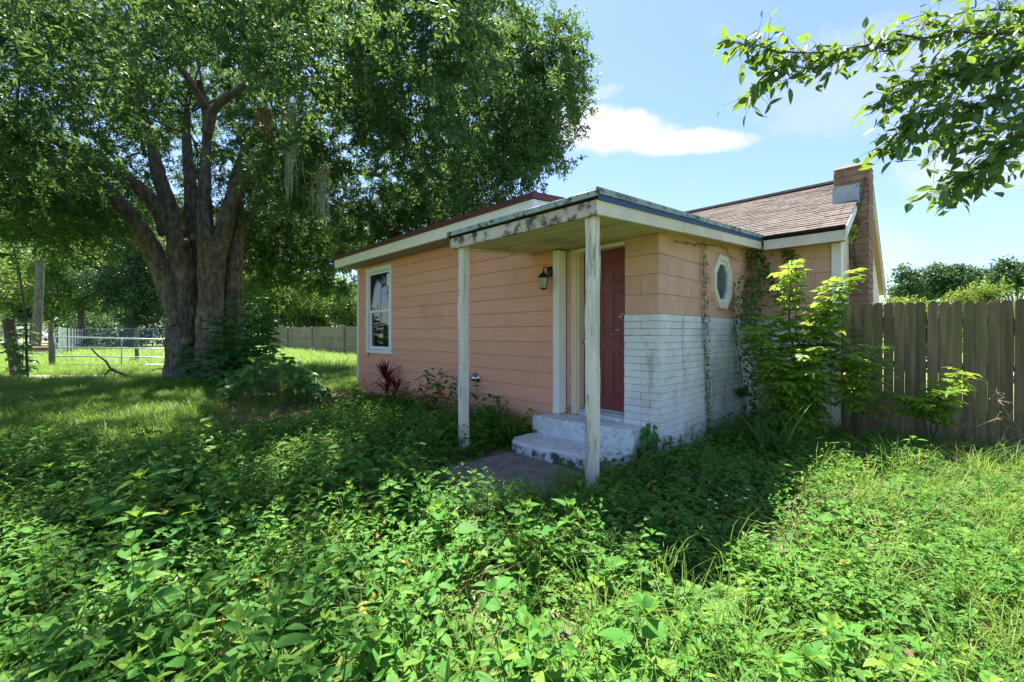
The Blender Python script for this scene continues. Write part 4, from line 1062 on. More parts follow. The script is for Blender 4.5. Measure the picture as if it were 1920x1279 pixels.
while len(cl) < 700 and tries < 60000:
    tries += 1
    v = rng.normal(0, 1, 3); v /= np.linalg.norm(v); rad = random.random() ** .30
    p = cc + v * rad * np.array([9.6, 9.6, 7.6 if v[2] > 0 else 3.6])
    rim = np.hypot(p[0] - cc[0], p[1] - cc[1]) / 9.6
    if p[2] < 2.75 + 1.1 * (1 - rim) * 2.2: continue
    X, Y, D = project(p)
    X, Y, D = X[0], Y[0], D[0]
    if D < 3.6: continue
    if p[0] > -11 and p[1] > 3.2 and p[2] < 4.15: continue                    # clear of the house
    if -400 < X < 1100 and Y > -400 and not inpoly([X], [Y], OUT)[0]: continue
    if X > 1000 and Y <= -400: continue
    if D < 13.2 and inpoly([X], [Y], HOLE)[0] and random.random() < .93: continue
    if D >= 13.2 and Y > 420 and X < 470: continue
    if any(math.hypot(X - a[0], Y - a[1]) < b_ * 1.1 for a, b_ in SKYG) : continue
    # inner clumps thinned, and others left out to keep the front yard sunlit
    if rad < .55 and random.random() < .5: continue
    gx, gy, gd = sun_foot(p[None])
    if open_ground(gx, gy, gd, 30)[0]: continue
    cl.append(p)
# edge of the crown against the sky, seen from the house side
for (x_, y_, D_) in ((1035, 60, 10.3), (1045, 110, 10.2), (1055, 150, 10.4), (1060, 180, 10.5), (1030, 205, 10.3), (1000, 60, 10), (1010, 120, 10.2), (990, 170, 10.4), (1000, 265, 10.8), (1018, 285, 10.9), (1002, 312, 11), (965, 335, 11), (985, 225, 10.6),
                     (930, 350, 11), (880, 370, 11.2), (960, 280, 10.8), (950, 40, 9.8), (940, 110, 10), (930, 190, 10.3), (900, 250, 10.6), (900, 310, 10.9), (840, 400, 11.2), (780, 428, 10.9), (730, 436, 10.7), (700, 440, 10.6), (800, 400, 11), (750, 400, 10.9), (690, 420, 10.8)):
    cl.append(at(x_, y_, D_))
for i in range(46):    # far boughs hanging behind the trunk, lit from behind
    x_, y_ = rnd(455, 665), rnd(380, 545)
    if (x_ - 540) ** 2 + (y_ - 470) ** 2 < 500 or (x_ - 585) ** 2 + (y_ - 488) ** 2 < 400: continue
    cl.append(at(x_, y_, rnd(15.5, 19.5)))
for i in range(70):    # foliage behind the limbs
    cl.append(at(rnd(270, 520), rnd(120, 430), rnd(14.5, 18.5)))
for i in range(40):    # low boughs at the left edge
    x_, y_ = rnd(-120, 300), rnd(330, 470)
    if y_ > 455 - max(0, x_ - 150) * .35: continue
    cl.append(at(x_, y_, rnd(14.5, 19)))
cl = np.array(cl)
P, R, S = [], [], []
for c in cl:
    k = int(rnd(24, 34)); rr_ = rnd(.55, .9)
    q = rng.normal(0, 1, (k, 3)); q /= np.linalg.norm(q, axis=1)[:, None]; q *= (rng.random(k) ** .4)[:, None] * rr_; q[:, 2] *= .72
    P.append(c + q)
    yawv = np.arctan2(q[:, 1], q[:, 0]) + rng.normal(0, .7, k); R.append(np.column_stack([rng.normal(0, .7, k), rng.normal(.25, .45, k), yawv])); S.append(rng.uniform(.75, 1.2, k))
P = np.vstack(P); R = np.vstack(R); S = np.concatenate(S)
X, Y, D = project(P); keep = ~((P[:, 0] > -10.5) & (P[:, 1] > 3.5) & (P[:, 2] < 3.55)) & ~((X > 1085) & (D > 0) & (D < 60))
gx, gy, gd = sun_foot(P)
gw_ = P - sdv[None] * ((P[:, 2] - .35) / sdv[2])[:, None]
gapn = np.array([mnoise.noise(Vector((a * 1.15 + 4.2, b_ * 1.15, 1.7))) + .35 * mnoise.noise(Vector((a * 3.1, b_ * 3.1, 8.1))) for a, b_ in gw_[:, :2]])
sunhole = (gd > .2) & (gd < 5.2) & (gapn > .13) & (rng.random(len(P)) < .9)  # twigs dropped along the sun's path to shape dapples on the ground
sunhole |= (gd >= 5.2) & (gd < 14) & (gapn > .34) & (rng.random(len(P)) < .8)
keep &= ~((D > 0) & (D < 12.5) & inpoly(X, Y, HOLE) & (rng.random(len(P)) < .95))
keep &= ~((D > 15.5) & (P[:, 2] > 6.3) & (rng.random(len(P)) < .75))  # far crown top thinned so sun gets to the boughs behind the trunk
overhead = (Y < -70) & (D > 0)
thin = overhead & (rng.random(len(P)) < np.where(D < 12, .74, .66))  # unseen crown above the frame thinned to let more light down
keep &= ~open_ground(gx, gy, gd, 0) & ~sunhole & ~thin
P, R, S = P[keep], R[keep], S[keep]
for (gx_, gy_, gz_) in ((-3.75, 2.95, 9.6), (-3.5, 2.7, 10.2), (-3.3, 3.0, 9.9), (-3.6, 3.2, 10.4), (-3.4, 2.45, 9.4), (-3.85, 2.55, 10.0)):   # twig clumps added above the frame to shade the path by the porch
    c = np.array([gx_, gy_, 0]) + sdv * (gz_ / sdv[2]); q = rng.normal(0, .38, (46, 3)); P = np.vstack([P, c + q]); R = np.vstack([R, rng.normal(0, .6, (46, 3)) + np.array([0, 0, 3]) * rng.random((46, 1))]); S = np.concatenate([S, rng.uniform(.8, 1.2, 46)])
scatter('crown', P, R, S, rng.integers(0, len(P_oak), len(P)), P_oak, oak)
# thin branches from the limbs out to the clumps
allp = np.vstack([l[0][len(l[0]) // 3:] for l in limbs]); bm = MB()
for c in cl[rng.permutation(len(cl))[:130]]:
    j = np.argmin(np.linalg.norm(allp - c, axis=1) + rng.random(len(allp)) * 1.2); s_ = allp[j]; L_ = np.linalg.norm(c - s_)
    if L_ > 4.5: continue
    mid = (s_ + c) / 2 + rng.normal(0, .10 * L_, 3) + np.array([0, 0, .08 * L_]); r0 = .010 + .006 * L_
    tt = np.linspace(0, 1, 7)[:, None]; bez = (1 - tt) ** 2 * s_ + 2 * tt * (1 - tt) * mid + tt ** 2 * c
    bm.tube(bez + rng.normal(0, .03, bez.shape), np.linspace(r0, .008, 7), n=5, cap=False)
bm.build('branches', M_twig, oak, kind='stuff')

# hanging moss and dead leaf bunches
def moss(px_, py0, py1, D_, wpx, lab, mat=M_moss, dense=54):
    m = MB(); w = wpx / FPX * D_
    top = at(px_, py0, D_)
    for i in range(dense):
        o = top + np.array([rng.normal(0, w * .3), rng.normal(0, w * .3), rnd(-.05, .1)]); ln = (py1 - py0) / FPX * D_ * rnd(.25, 1.0); n_ = 8
        pts = [o]
        for k in range(n_): pts.append(pts[-1] + np.array([rng.normal(0, .022), rng.normal(0, .022), -ln / n_]))
        m.tube(pts, [.0028] * n_ + [.001], n=3, cap=False, tint=rnd(0, 1))
        for k in range(1, n_):
            e = pts[k] + np.array([rng.normal(0, .03), rng.normal(0, .03), -.05]); m.tube([pts[k], e], [.0028, .001], n=3, cap=False)
    m.build('spanish_moss', mat, label=lab, cat='moss', group='moss hanging in the oak')
moss(543, 190, 385, 6.6, 20, 'long pale strand of hanging moss right of the oak trunk')
moss(683, 40, 175, 6.6, 18, 'short hanging moss strand high in the crown right of the long strand')
moss(602, 320, 430, 7.2, 16, 'wispy hanging moss below the crown between trunk and roof')
moss(497, 205, 268, 6.8, 16, 'brown bunch of dead leaves and moss right of the oak limbs', mat=L_litter, dense=60)

# ------------------------------------------------------------------ trees beyond the lot
def bgtree(px_, D_, top, bot, wpx, protos, mat_t, label, cat='tree', name='tree', n=None, trunk=True, group='trees beyond the lot', rag=1.0):
    base = at(px_, HOR, D_); base[2] = 0; zt = CZ + (HOR - top) / FPX * D_; zb = max(.0, CZ + (HOR - bot) / FPX * D_); w = wpx / FPX * D_ / 2
    t = empty(name, base, label, cat, group)
    h = zt - zb; c = np.array([base[0], base[1], (zt + zb) / 2]); P, S = [], []
    nl = int(13 * rag); lob = []
    for i in range(nl):
        v = rng.normal(0, 1, 3); v /= np.linalg.norm(v); k = random.random() ** .4; lob.append((c + v * k * np.array([w * .72, w * .72, h * .36]), rnd(.28, .48) * min(w, h * .7) / rag ** .7))
    k = n or int(min(900, 260 * (1 + w * h * .02)))
    sc = max(.35, min(2.6, .022 * D_ * 1.25))
    for i in range(k):
        q, rr_ = random.choice(lob); v = rng.normal(0, 1, 3); v /= np.linalg.norm(v); p = q + v * rr_ * random.random() ** .4
        if p[2] < .1: p[2] = rnd(.1, .6)
        P.append(p); S.append(sc * rnd(.6, 1.25))
    P = np.array(P); scatter('crown', P, rng.uniform(0, 6.28, (k, 3)) * np.array([.12, .12, 1]), S, rng.integers(0, len(protos), k), protos, t)
    if trunk:
        m = MB(); m.tube([base, base + [rnd(-.2, .2), rnd(-.2, .2), zb * .6 + h * .2], c + [0, 0, h * .2]], [.018 * h + .05, .013 * h + .04, .03], n=9, rough=.15, seed=px_)
        for q, rr_ in lob[:6]: m.tube([base + np.array([0, 0, zb * .6 + h * .15]), (base + q) / 2 + np.array([0, 0, .3 * h * .5 + zb * .3]), q], [.012 * h + .03, .009 * h + .02, .02], n=5, cap=False)
        m.build('trunk', M_bark, t)
    return t
for a in [
    (-40, 46, 330, 640, 260, P_far, 'broad tree at the left edge beyond the road', .0), (60, 60, 440, 612, 150, P_fdark, 'dark tree behind the wooden pole', 0),
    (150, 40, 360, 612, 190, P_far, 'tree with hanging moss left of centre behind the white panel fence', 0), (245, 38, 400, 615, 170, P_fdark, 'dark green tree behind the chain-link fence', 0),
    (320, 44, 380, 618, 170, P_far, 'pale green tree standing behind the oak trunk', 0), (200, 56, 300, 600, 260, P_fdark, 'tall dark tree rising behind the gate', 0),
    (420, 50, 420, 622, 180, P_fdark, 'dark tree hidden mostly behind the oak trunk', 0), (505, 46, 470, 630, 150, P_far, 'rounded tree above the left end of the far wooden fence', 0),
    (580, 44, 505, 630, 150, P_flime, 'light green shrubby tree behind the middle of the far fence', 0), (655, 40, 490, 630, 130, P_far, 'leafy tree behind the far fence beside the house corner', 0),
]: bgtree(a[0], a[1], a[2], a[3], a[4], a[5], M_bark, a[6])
for a in [
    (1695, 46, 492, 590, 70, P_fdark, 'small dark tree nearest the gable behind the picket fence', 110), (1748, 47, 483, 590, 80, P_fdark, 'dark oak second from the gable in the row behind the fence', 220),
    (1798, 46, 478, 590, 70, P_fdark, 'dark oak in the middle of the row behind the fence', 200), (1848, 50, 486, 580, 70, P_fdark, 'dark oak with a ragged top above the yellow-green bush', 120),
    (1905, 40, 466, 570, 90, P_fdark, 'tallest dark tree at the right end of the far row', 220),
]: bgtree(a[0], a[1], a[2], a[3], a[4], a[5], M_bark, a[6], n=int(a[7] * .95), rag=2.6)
for a in [
    (1690, 17, 530, 700, 120, P_flime, 'bright green bush just behind the picket fence next to the gable', 300), (1765, 16, 534, 700, 120, P_far, 'rounded green bush behind the middle of the picket fence', 300),
    (1850, 13.5, 512, 720, 150, P_flime, 'yellow-green mounded bush behind the picket fence', 420), (1950, 12.5, 494, 720, 150, P_far, 'tall green bush behind the right end of the picket fence', 420),
]: bgtree(a[0], a[1], a[2], a[3], a[4], a[5], M_bark, a[6], cat='bush', name='bush', n=a[7], group='bushes behind the picket fence', trunk=True)

P, S = [], []
for i in range(2600):
    x_ = rnd(-500, 760) if i < 1700 else rnd(1500, 2300); D_ = rnd(62, 84); p = at(x_, HOR, D_); hmax = 7.5 + 2.5 * mnoise.noise(Vector((x_ * .012, 3.3, 0))) + (2.5 if i < 1700 else -3.4)
    p[2] = rnd(.3, 1) ** .8 * hmax * rnd(.75, 1); P.append(p); S.append(rnd(1.6, 2.6))
scatter('far_woods', P, rng.uniform(0, 6.28, (len(P), 3)) * np.array([.1, .1, 1]), S, rng.integers(0, 3, len(P)), P_far)
P, S = [], []
for i in range(900):
    x_ = rnd(-260, 690); D_ = rnd(42, 50) if x_ > 110 else rnd(94, 100); p = at(x_, HOR, D_); p[2] = rnd(.2, 3.2); P.append(p); S.append(rnd(.9, 1.6))
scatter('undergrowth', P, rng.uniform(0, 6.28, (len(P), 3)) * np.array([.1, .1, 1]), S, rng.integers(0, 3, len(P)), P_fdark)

# ------------------------------------------------------------------ left background: gate, fences, pole, road side
gt = empty('tube_gate', at(205, HOR, 17.2) * np.array([1, 1, 0]), 'sagging grey metal tube gate with four rails left of the oak', 'gate')
def bar(p0, p1, r, mat, parent, name, n=7):
    m = MB(); m.tube([p0, (np.array(p0) + np.array(p1)) / 2, p1], [r] * 3, n=n); return m.build(name, mat, parent, smooth=True)
for (ya, yb2) in ((631.5, 637.5), (651, 654.5), (668, 670.5), (683.3, 684.3)):
    bar(at(103, ya, 17.2), at(345, yb2, 17.2), .030 if ya < 640 else .024, M_metal, gt, 'rail')
bar(at(228, 634, 17.15), at(228, 688, 17.15), .022, M_metal, gt, 'upright'); bar(at(103, 631, 17.2), at(103, 684, 17.2), .028, M_metal, gt, 'upright')
def woodpost(name, px0, py0, px1, py1, D_, r, mat, lab, cat='post', grp=None):
    a, b_ = at(px0, py0, D_), at(px1, py1, D_); b_[2] = 0 if abs(b_[2]) < .25 else b_[2]
    m = MB(); pts = [b_ + (a - b_) * t + np.array([rng.normal(0, .008), rng.normal(0, .008), 0]) for t in np.linspace(0, 1, 8)]
    m.tube(pts, np.linspace(r * 1.1, r * .92, 8), n=10, rough=.12, seed=px0); return m.build(name, mat, label=lab, cat=cat, group=grp)
woodpost('gate_post', 95, 606, 98, 694, 17.0, .085, M_wood_grey, 'grey round wooden post at the hinge end of the tube gate')
woodpost('fence_post', 256, 614, 256, 682, 20.3, .075, M_wood_grey, 'dark wooden post behind the rails of the tube gate')
woodpost('wooden_pole', 76, 490, 67, 664, 30, .24, M_bark, 'tall leaning brown wooden pole beside the road', 'pole')
woodpost('old_stump', 16, 600, 34, 708, 13.9, .15, M_twig, 'dark leaning dead stump with vines at the far left', 'stump')
lg = MB(); lg.tube([at(36, 655, 27.5), at(62, 656, 27.4), at(93, 655, 27.6)], [.2, .22, .2], n=9, rough=.15)
lg.build('timber', M_rust, label='rusty brown log edging lying left of the gate post', cat='log')
lg = MB(); lg.tube([at(30, 664, 26.5), at(58, 665, 26.4), at(90, 663, 26.6)], [.12, .13, .12], n=9, rough=.15)
lg.build('timber', M_wood_grey, label='grey weathered log in front of the rusty log edging', cat='log')
wf = empty('white_panel_fence', at(130, HOR, 31) * np.array([1, 1, 0]), 'short run of white boards with dark gaps behind the tube gate', 'fence')
for k in range(8):
    t = k / 7; D_ = 26 + 12 * t; x_ = 112 + 41 * t ** .85; wpx = 6.0 - 2.9 * t; p = at(x_, HOR, D_); hw = wpx / FPX * D_ / 2
    m = MB(); h0 = CZ + 9.5 / FPX * 30; a = p[:2] - RGT * hw; b_ = p[:2] + RGT * hw; f = FWD * .04
    m.prism([(a[0], a[1], .05), (b_[0], b_[1], .05), (b_[0], b_[1], h0), (a[0], a[1], h0)], (f[0], f[1], 0)); m.build('board', M_white, wf)
    q_ = p[:2] + RGT * hw * 1.35 + FWD * .3; m = MB(); hw2 = hw * .22
    m.prism([(q_[0] - RGT[0] * hw2, q_[1] - RGT[1] * hw2, 0), (q_[0] + RGT[0] * hw2, q_[1] + RGT[1] * hw2, 0), (q_[0] + RGT[0] * hw2, q_[1] + RGT[1] * hw2, h0), (q_[0] - RGT[0] * hw2, q_[1] - RGT[1] * hw2, h0)], (f[0], f[1], 0)); m.build('fence_post', M_twig, wf)  # dark slat added behind each gap to keep it dark, not a post
for z in (.5, 1.5):
    m = MB(); a, b_ = at(112, HOR, 26.2), at(153, HOR, 38.2); a[2] = b_[2] = z; m.tube([a, (a + b_) / 2, b_], [.05] * 3, n=5); m.build('rail', M_wood_grey, wf)
cf = empty('chain_link_fence', at(235, HOR, 36) * np.array([1, 1, 0]), 'grey chain-link fence across the far lawn behind the tube gate', 'fence')
mw = MB(); A0, A1 = at(155, HOR, 37), at(420, HOR, 37); L_ = np.linalg.norm((A1 - A0)[:2]); u_ = (A1 - A0)[:2] / L_; z0_, z1_ = .05, 1.84
for k in range(int((L_ + 1.8) / .14)):
    for sg in (1, -1):
        s0 = k * .14 - (1.8 if sg > 0 else 0); pa = [s0, z0_]; pb = [s0 + sg * (z1_ - z0_), z1_] if sg > 0 else [s0, z0_]
        sa_, sb_ = (s0, s0 + (z1_ - z0_)) if sg > 0 else (s0, s0 - (z1_ - z0_))
        za_, zb_ = z0_, z1_
        for _ in range(1):
            def cutz(s_t): return za_ + (s_t - sa_) / (sb_ - sa_) * (zb_ - za_)
            lo, hi = max(0, min(sa_, sb_)), min(L_, max(sa_, sb_))
            if hi - lo < .05: continue
            q0, q1 = A0[:2] + u_ * lo, A0[:2] + u_ * hi
            mw.tube([(q0[0], q0[1], cutz(lo)), (q1[0], q1[1], cutz(hi))], [.006, .006], n=3, cap=False)
mw.build('wire_mesh', M_metal, cf, kind='stuff')
bar((A0[0], A0[1], 1.85), (A1[0], A1[1], 1.85), .025, M_metal, cf, 'top_rail')
for k in range(5):
    q = A0[:2] + u_ * L_ * k / 4; bar((q[0], q[1], 0), (q[0], q[1], 1.88), .035, M_metal, cf, 'fence_post')
bar((A0[0], A0[1], 1.75), (A0[0] + u_[0] * 2.3, A0[1] + u_[1] * 2.3, .1), .03, M_metal, cf, 'brace')
# far wooden fence
wf2 = empty('wooden_fence', at(600, HOR, 31) * np.array([1, 1, 0]), 'long brown-grey wooden board fence across the sunlit far lawn', 'fence')
A0, A1 = at(505, HOR, 40), at(690, HOR, 24.6); L_ = np.linalg.norm((A1 - A0)[:2]); u_ = (A1 - A0)[:2] / L_; nv = np.array([-u_[1], u_[0]]); m = MB()
for k in range(int(L_ / .15)):
    q = A0[:2] + u_ * k * .15; w = .068; h = 1.86 + rnd(-.02, .02) + .12 * (1 - k * .15 / L_)
    m.prism([(q[0] - u_[0] * w, q[1] - u_[1] * w, 0), (q[0] + u_[0] * w, q[1] + u_[1] * w, 0), (q[0] + u_[0] * w, q[1] + u_[1] * w, h), (q[0] - u_[0] * w, q[1] - u_[1] * w, h)], (nv[0] * .02, nv[1] * .02 * rnd(.5, 1.8), 0), tint=rnd(0, 1))
m.build('fence_boards', M_fence_b, wf2, kind='stuff')
for t in (.02, .28, .56, .84, .99):
    q = A0[:2] + u_ * L_ * t - nv * .06; m = MB(); m.bbox(q[0] - .06, q[0] + .06, q[1] - .06, q[1] + .06, 0, 1.95, b=.01); m.build('fence_post', M_fence_b, wf2)
for z in (.5, 1.1):
    m = MB(); a = A0[:2] - nv * .03; b_ = A1[:2] - nv * .03; m.tube([(a[0], a[1], z), ((a[0] + b_[0]) / 2, (a[1] + b_[1]) / 2, z), (b_[0], b_[1], z)], [.045] * 3, n=4); m.build('rail', M_fence_b, wf2)
# parked car far away by the road
cb = at(81, HOR, 78); cb[2] = 0; car = empty('parked_car', cb, 'small white parked car across the road beyond the gate post', 'car')
ux, uy = RGT, FWD
def cpt(a, b_, z): q = cb[:2] + ux * a + uy * b_; return (q[0], q[1], z)
m = MB(); prof = [(-2.1, .35), (-2.1, .8), (-1.2, .95), (-.7, 1.42), (.8, 1.45), (1.5, 1.0), (2.1, .92), (2.1, .35)]
n_ = len(prof); V = [cpt(a, -.85, z) for a, z in prof] + [cpt(a, .85, z) for a, z in prof]
m.add(V, [tuple(range(n_)), tuple(range(n_, 2 * n_))[::-1]] + [(i, n_ + i, n_ + (i + 1) % n_, (i + 1) % n_) for i in range(n_)]); m.build('body', M_car, car)
for a in (-1.3, 1.35):
    for s_ in (-.86, .7):
        m = MB(); m.tube([cpt(a, s_, .32), cpt(a, s_ + .16, .32)], [.32, .32], n=12); m.build('wheel', M_rubber, car)
m = MB(); m.add([cpt(-1.0, -.86, 1.0), cpt(-.62, -.86, 1.36), cpt(.7, -.86, 1.38), cpt(1.15, -.86, 1.0)], [(0, 1, 2, 3)]); m.build('window', M_glass, car)

# ------------------------------------------------------------------ shrubs and plants made one by one
def compound(m, o, d, L, nl, ll, lw, droop=.5, mi=0, tint=None, jit=.2):
    """pinnate leaf: leaflets in pairs along a drooping stalk"""
    d = unit(d); side = unit(np.cross(d, (0, 0, 1.0)) + 1e-6); pts = []; p = np.array(o, float); dd = d.copy()
    for i in range(nl + 1):
        pts.append(p.copy()); dd = unit(dd + np.array([0, 0, -droop / nl])); p = p + dd * L / nl
    m.tube(pts, np.linspace(.0035, .0012, len(pts)), n=3, cap=False, tint=.5, mi=mi)
    up = unit(np.cross(side, dd)); up = up if up[2] > 0 else -up
    for i in range(1, nl + 1):
        k = .75 + .4 * math.sin(math.pi * i / (nl + .5)); ax = unit(pts[i] - pts[i - 1])
        for sg in (-1, 1):
            v = unit(ax * .55 + side * sg + np.array([0, 0, rnd(-.35, .1)])); m.leaf(pts[i], v, up + rng.normal(0, jit, 3), ll * k * rnd(.8, 1.15), lw * k, 3, .2, .25, tint=rnd(0, 1) if tint is None else tint, mi=mi, shape=.75)
    m.leaf(pts[-1], dd, up, ll, lw, 3, .2, .25, tint=rnd(0, 1), mi=mi)
def shrub(name, base, stems, label, mat, cat='shrub', leafL=.3, nl=5, ll=.085, lw=.03, per=16, lo=.3, droop=.7, seedcol=None, stemmat=None):
    t = empty(name, base, label, cat); m = MB()
    for pts, r in stems:
        P = np.array(pts); s = MB(); tt = np.linspace(0, 1, 9); idx = tt * (len(P) - 1); i0 = np.clip(idx.astype(int), 0, len(P) - 2); f = (idx - i0)[:, None]
        Q = P[i0] * (1 - f) + P[i0 + 1] * f; Q = Q + np.vstack([np.zeros(3), rng.normal(0, .012, (7, 3)), np.zeros(3)])
        s.tube(Q, np.linspace(r, r * .3, 9), n=6); s.build('stem', stemmat or M_twig, t)
        for k in range(per):
            u = lo + (1 - lo) * (k + rnd(0, .8)) / per; i = min(7, int(u * 8)); o = Q[i] + (Q[i + 1] - Q[i]) * (u * 8 - i); a = k * 2.4 + rnd(-.4, .4)
            el = .2 + .7 * u * rnd(.4, 1.2); compound(m, o, (math.cos(a) * math.cos(el), math.sin(a) * math.cos(el), math.sin(el)), leafL * (1.1 - .5 * u) * rnd(.8, 1.15), nl, ll, lw, droop)
    m.build('foliage', mat, t, kind='stuff'); return t
def W(px_, py_, D_): return at(px_, py_, D_)
b0 = W(1492, 800, 5.75); b0[2] = 0
shrub('tall_shrub', b0, [([b0, W(1492, 700, 5.75), W(1480, 600, 5.75), W(1484, 490, 5.7)], .018), ([b0, W(1510, 690, 5.75), W(1525, 610, 5.7), W(1598, 506, 5.65)], .015),
                         ([b0, W(1520, 720, 5.6), W(1545, 640, 5.5), W(1560, 580, 5.45)], .012), ([b0, W(1470, 720, 5.7), W(1450, 650, 5.65), W(1440, 600, 5.6)], .012), ([b0, W(1530, 760, 5.5), W(1560, 700, 5.4), W(1575, 640, 5.4)], .01),
                         ([b0, W(1500, 740, 5.4), W(1510, 700, 5.2), W(1520, 660, 5.1)], .01), ([b0, W(1470, 760, 5.4), W(1460, 720, 5.2), W(1450, 690, 5.2)], .01), ([b0, W(1455, 720, 5.5), W(1425, 660, 5.4), W(1410, 620, 5.4)], .01), ([b0, W(1500, 680, 5.6), W(1490, 560, 5.55), W(1478, 505, 5.5)], .01), ([b0, W(1540, 640, 5.6), W(1560, 560, 5.5), W(1590, 525, 5.5)], .01)],
      'tall bright green shrub with two arching tops in the corner of the house', L_bright, leafL=.25, nl=4, ll=.115, lw=.05, per=46, lo=.1)
b1 = W(1603, 815, 5.45); b1[2] = 0
shrub('shrub', b1, [([b1, W(1608, 740, 5.4), W(1625, 680, 5.35), W(1655, 652, 5.3)], .012), ([b1, W(1600, 740, 5.35), W(1590, 690, 5.3), W(1585, 660, 5.3)], .01), ([b1, W(1612, 760, 5.3), W(1630, 720, 5.2), W(1645, 690, 5.2)], .01)],
      'drooping light green shrub standing at the left end of the picket fence', L_bright, leafL=.27, nl=5, ll=.105, lw=.036, per=26, lo=.25)
b2 = W(1745, 838, 5.25); b2[2] = 0
shrub('shrub', b2, [([b2, W(1748, 790, 5.2), W(1765, 735, 5.15), W(1812, 700, 5.1)], .012), ([b2, W(1735, 790, 5.15), W(1715, 760, 5.1), W(1690, 745, 5.0)], .01), ([b2, W(1755, 790, 5.1), W(1765, 755, 5.0), W(1770, 730, 5.0)], .01)],
      'low arching light green shrub in front of the middle of the picket fence', L_bright, leafL=.25, nl=5, ll=.105, lw=.036, per=26, lo=.35)
b3 = W(1600, 700, 5.9); b3[2] = 0
shrub('shrub', b3, [([b3, W(1600, 700, 5.9), W(1598, 650, 5.9), W(1602, 615, 5.85)], .01)], 'feathery dark green shrub behind the bright ones against the picket fence', L_strap, leafL=.25, nl=6, ll=.06, lw=.018, per=16, lo=.4)
b4 = W(455, 745, 11.4); b4[2] = 0
shrub('shrub', b4, [([b4, W(450, 650, 11.4), W(440, 560, 11.5)], .02), ([b4, W(430, 660, 11.3), W(400, 600, 11.4)], .02), ([b4, W(480, 640, 11.4), W(488, 560, 11.4)], .02), ([b4, W(500, 660, 11.5), W(505, 600, 11.6)], .015), ([b4, W(380, 720, 11.0), W(350, 660, 11.0)], .015), ([b4, W(420, 700, 10.8), W(400, 650, 10.8)], .015), ([b4, W(470, 700, 10.9), W(470, 640, 10.9)], .015)],
      'leafy dark green shrub climbing at the foot of the oak trunk', L_base, leafL=.42, nl=5, ll=.19, lw=.075, per=44, lo=.08)
# big-leaved plants at the tree foot
bl = W(510, 780, 8.6); bl[2] = 0; t = empty('broad_leaved_bush', bl, 'dark bush with large rounded leaves right of the oak foot', 'bush')
for i in range(230):
    x_, y_ = rnd(415, 608), 0; u = (x_ - 420) / 185; D_ = rnd(8.2, 10.2); zt = .06 + 1.0 * math.sin(math.pi * min(1, max(0, .12 + .8 * u))) * rnd(.3, 1)
    o = at(x_, HOR, D_); o[2] = zt; a = rnd(0, 6.28); m = MB(); m.leaf(o, (math.cos(a), math.sin(a), rnd(-.5, .1)), (rnd(-.4, .4), rnd(-.4, .4), 1), rnd(.16, .27), rnd(.12, .2), 4, .12, .25, tint=rnd(0, 1), shape=.62)
    m.tube([np.array([o[0] * .9 + bl[0] * .1, o[1] * .9 + bl[1] * .1, 0]), o], [.006, .003], n=3, cap=False, tint=.2); m.build('leaf', L_base, t)
# red cordyline by the wall
cd = onp = np.array([-8.05, 4.22, 0.]); t = empty('cordyline', cd, 'dark red cordyline with strap leaves against the salmon siding', 'plant')
for hx, hz, nl_, sc_ in ((-.05, .50, 30, 1.15), (.34, .26, 20, .9), (.05, .28, 16, .9)):
    m = MB(); c = cd + np.array([hx, 0, hz]); m.tube([cd + np.array([hx * .6, 0, 0]), c], [.018, .012], n=6); m.build('stem', M_twig, t)
    for i in range(nl_):
        a = i * 2.4 + rnd(-.3, .3); el = rnd(-.35, 1.3); m = MB(); d = np.array([math.cos(a) * math.cos(el), math.sin(a) * math.cos(el) * .8 - .05, math.sin(el)])
        m.leaf(c + d * .03 + np.array([0, 0, rnd(-.08, .06)]), d, (0, 0, 1), .46 * sc_ * rnd(.7, 1.1), .05 * rnd(.8, 1.1), 6, .35, rnd(.1, .45), tint=rnd(0, 1) ** 1.6, shape=.6); m.build('leaf', L_red, t)
# croton with orange-red leaves behind the post
cr = np.array([-6.0, 4.12, 0.]); t = empty('croton', cr, 'bushy green croton with orange-red lower leaves behind the left porch post', 'plant')
for i in range(5):
    m = MB(); m.tube([cr, cr + np.array([rnd(-.2, .3), rnd(-.15, .1), rnd(.3, .5)])], [.012, .006], n=5); m.build('stem', M_twig, t)
for i in range(150):
    q = cr + np.array([rng.normal(.15, .36), rng.normal(-.08, .13), rnd(.2, .84)]); a = rnd(0, 6.28); red = .26 < q[2] < .58 and q[0] < cr[0] + .3 and random.random() < .5
    m = MB(); m.leaf(q, (math.cos(a), math.sin(a), rnd(-.5, .5)), (rnd(-.3, .3), rnd(-.5, .1), 1), rnd(.13, .2), rnd(.05, .085), 4, .15, .3, tint=rnd(0, 1)); m.build('leaf', L_orange if red else L_base, t)
# strap-leaved clump in the corner of the walls
sl = np.array([-1.95, 6.75, 0.]); sl = at(1455, HOR, 5.0); sl[2] = 0; t = empty('strap_leaf_plant', sl, 'clump of long arching strap leaves under the tall shrub', 'plant')
for i in range(44):
    a = rnd(0, 6.28); el = rnd(.5, 1.35); m = MB(); m.leaf(sl + np.array([rng.normal(0, .08), rng.normal(0, .08), .02]), (math.cos(a) * math.cos(el), math.sin(a) * math.cos(el), math.sin(el)), (0, 0, 1), rnd(.5, .85), rnd(.035, .055), 8, .3, rnd(.15, .55), tint=rnd(0, 1), shape=.6); m.build('leaf', L_strap, t)

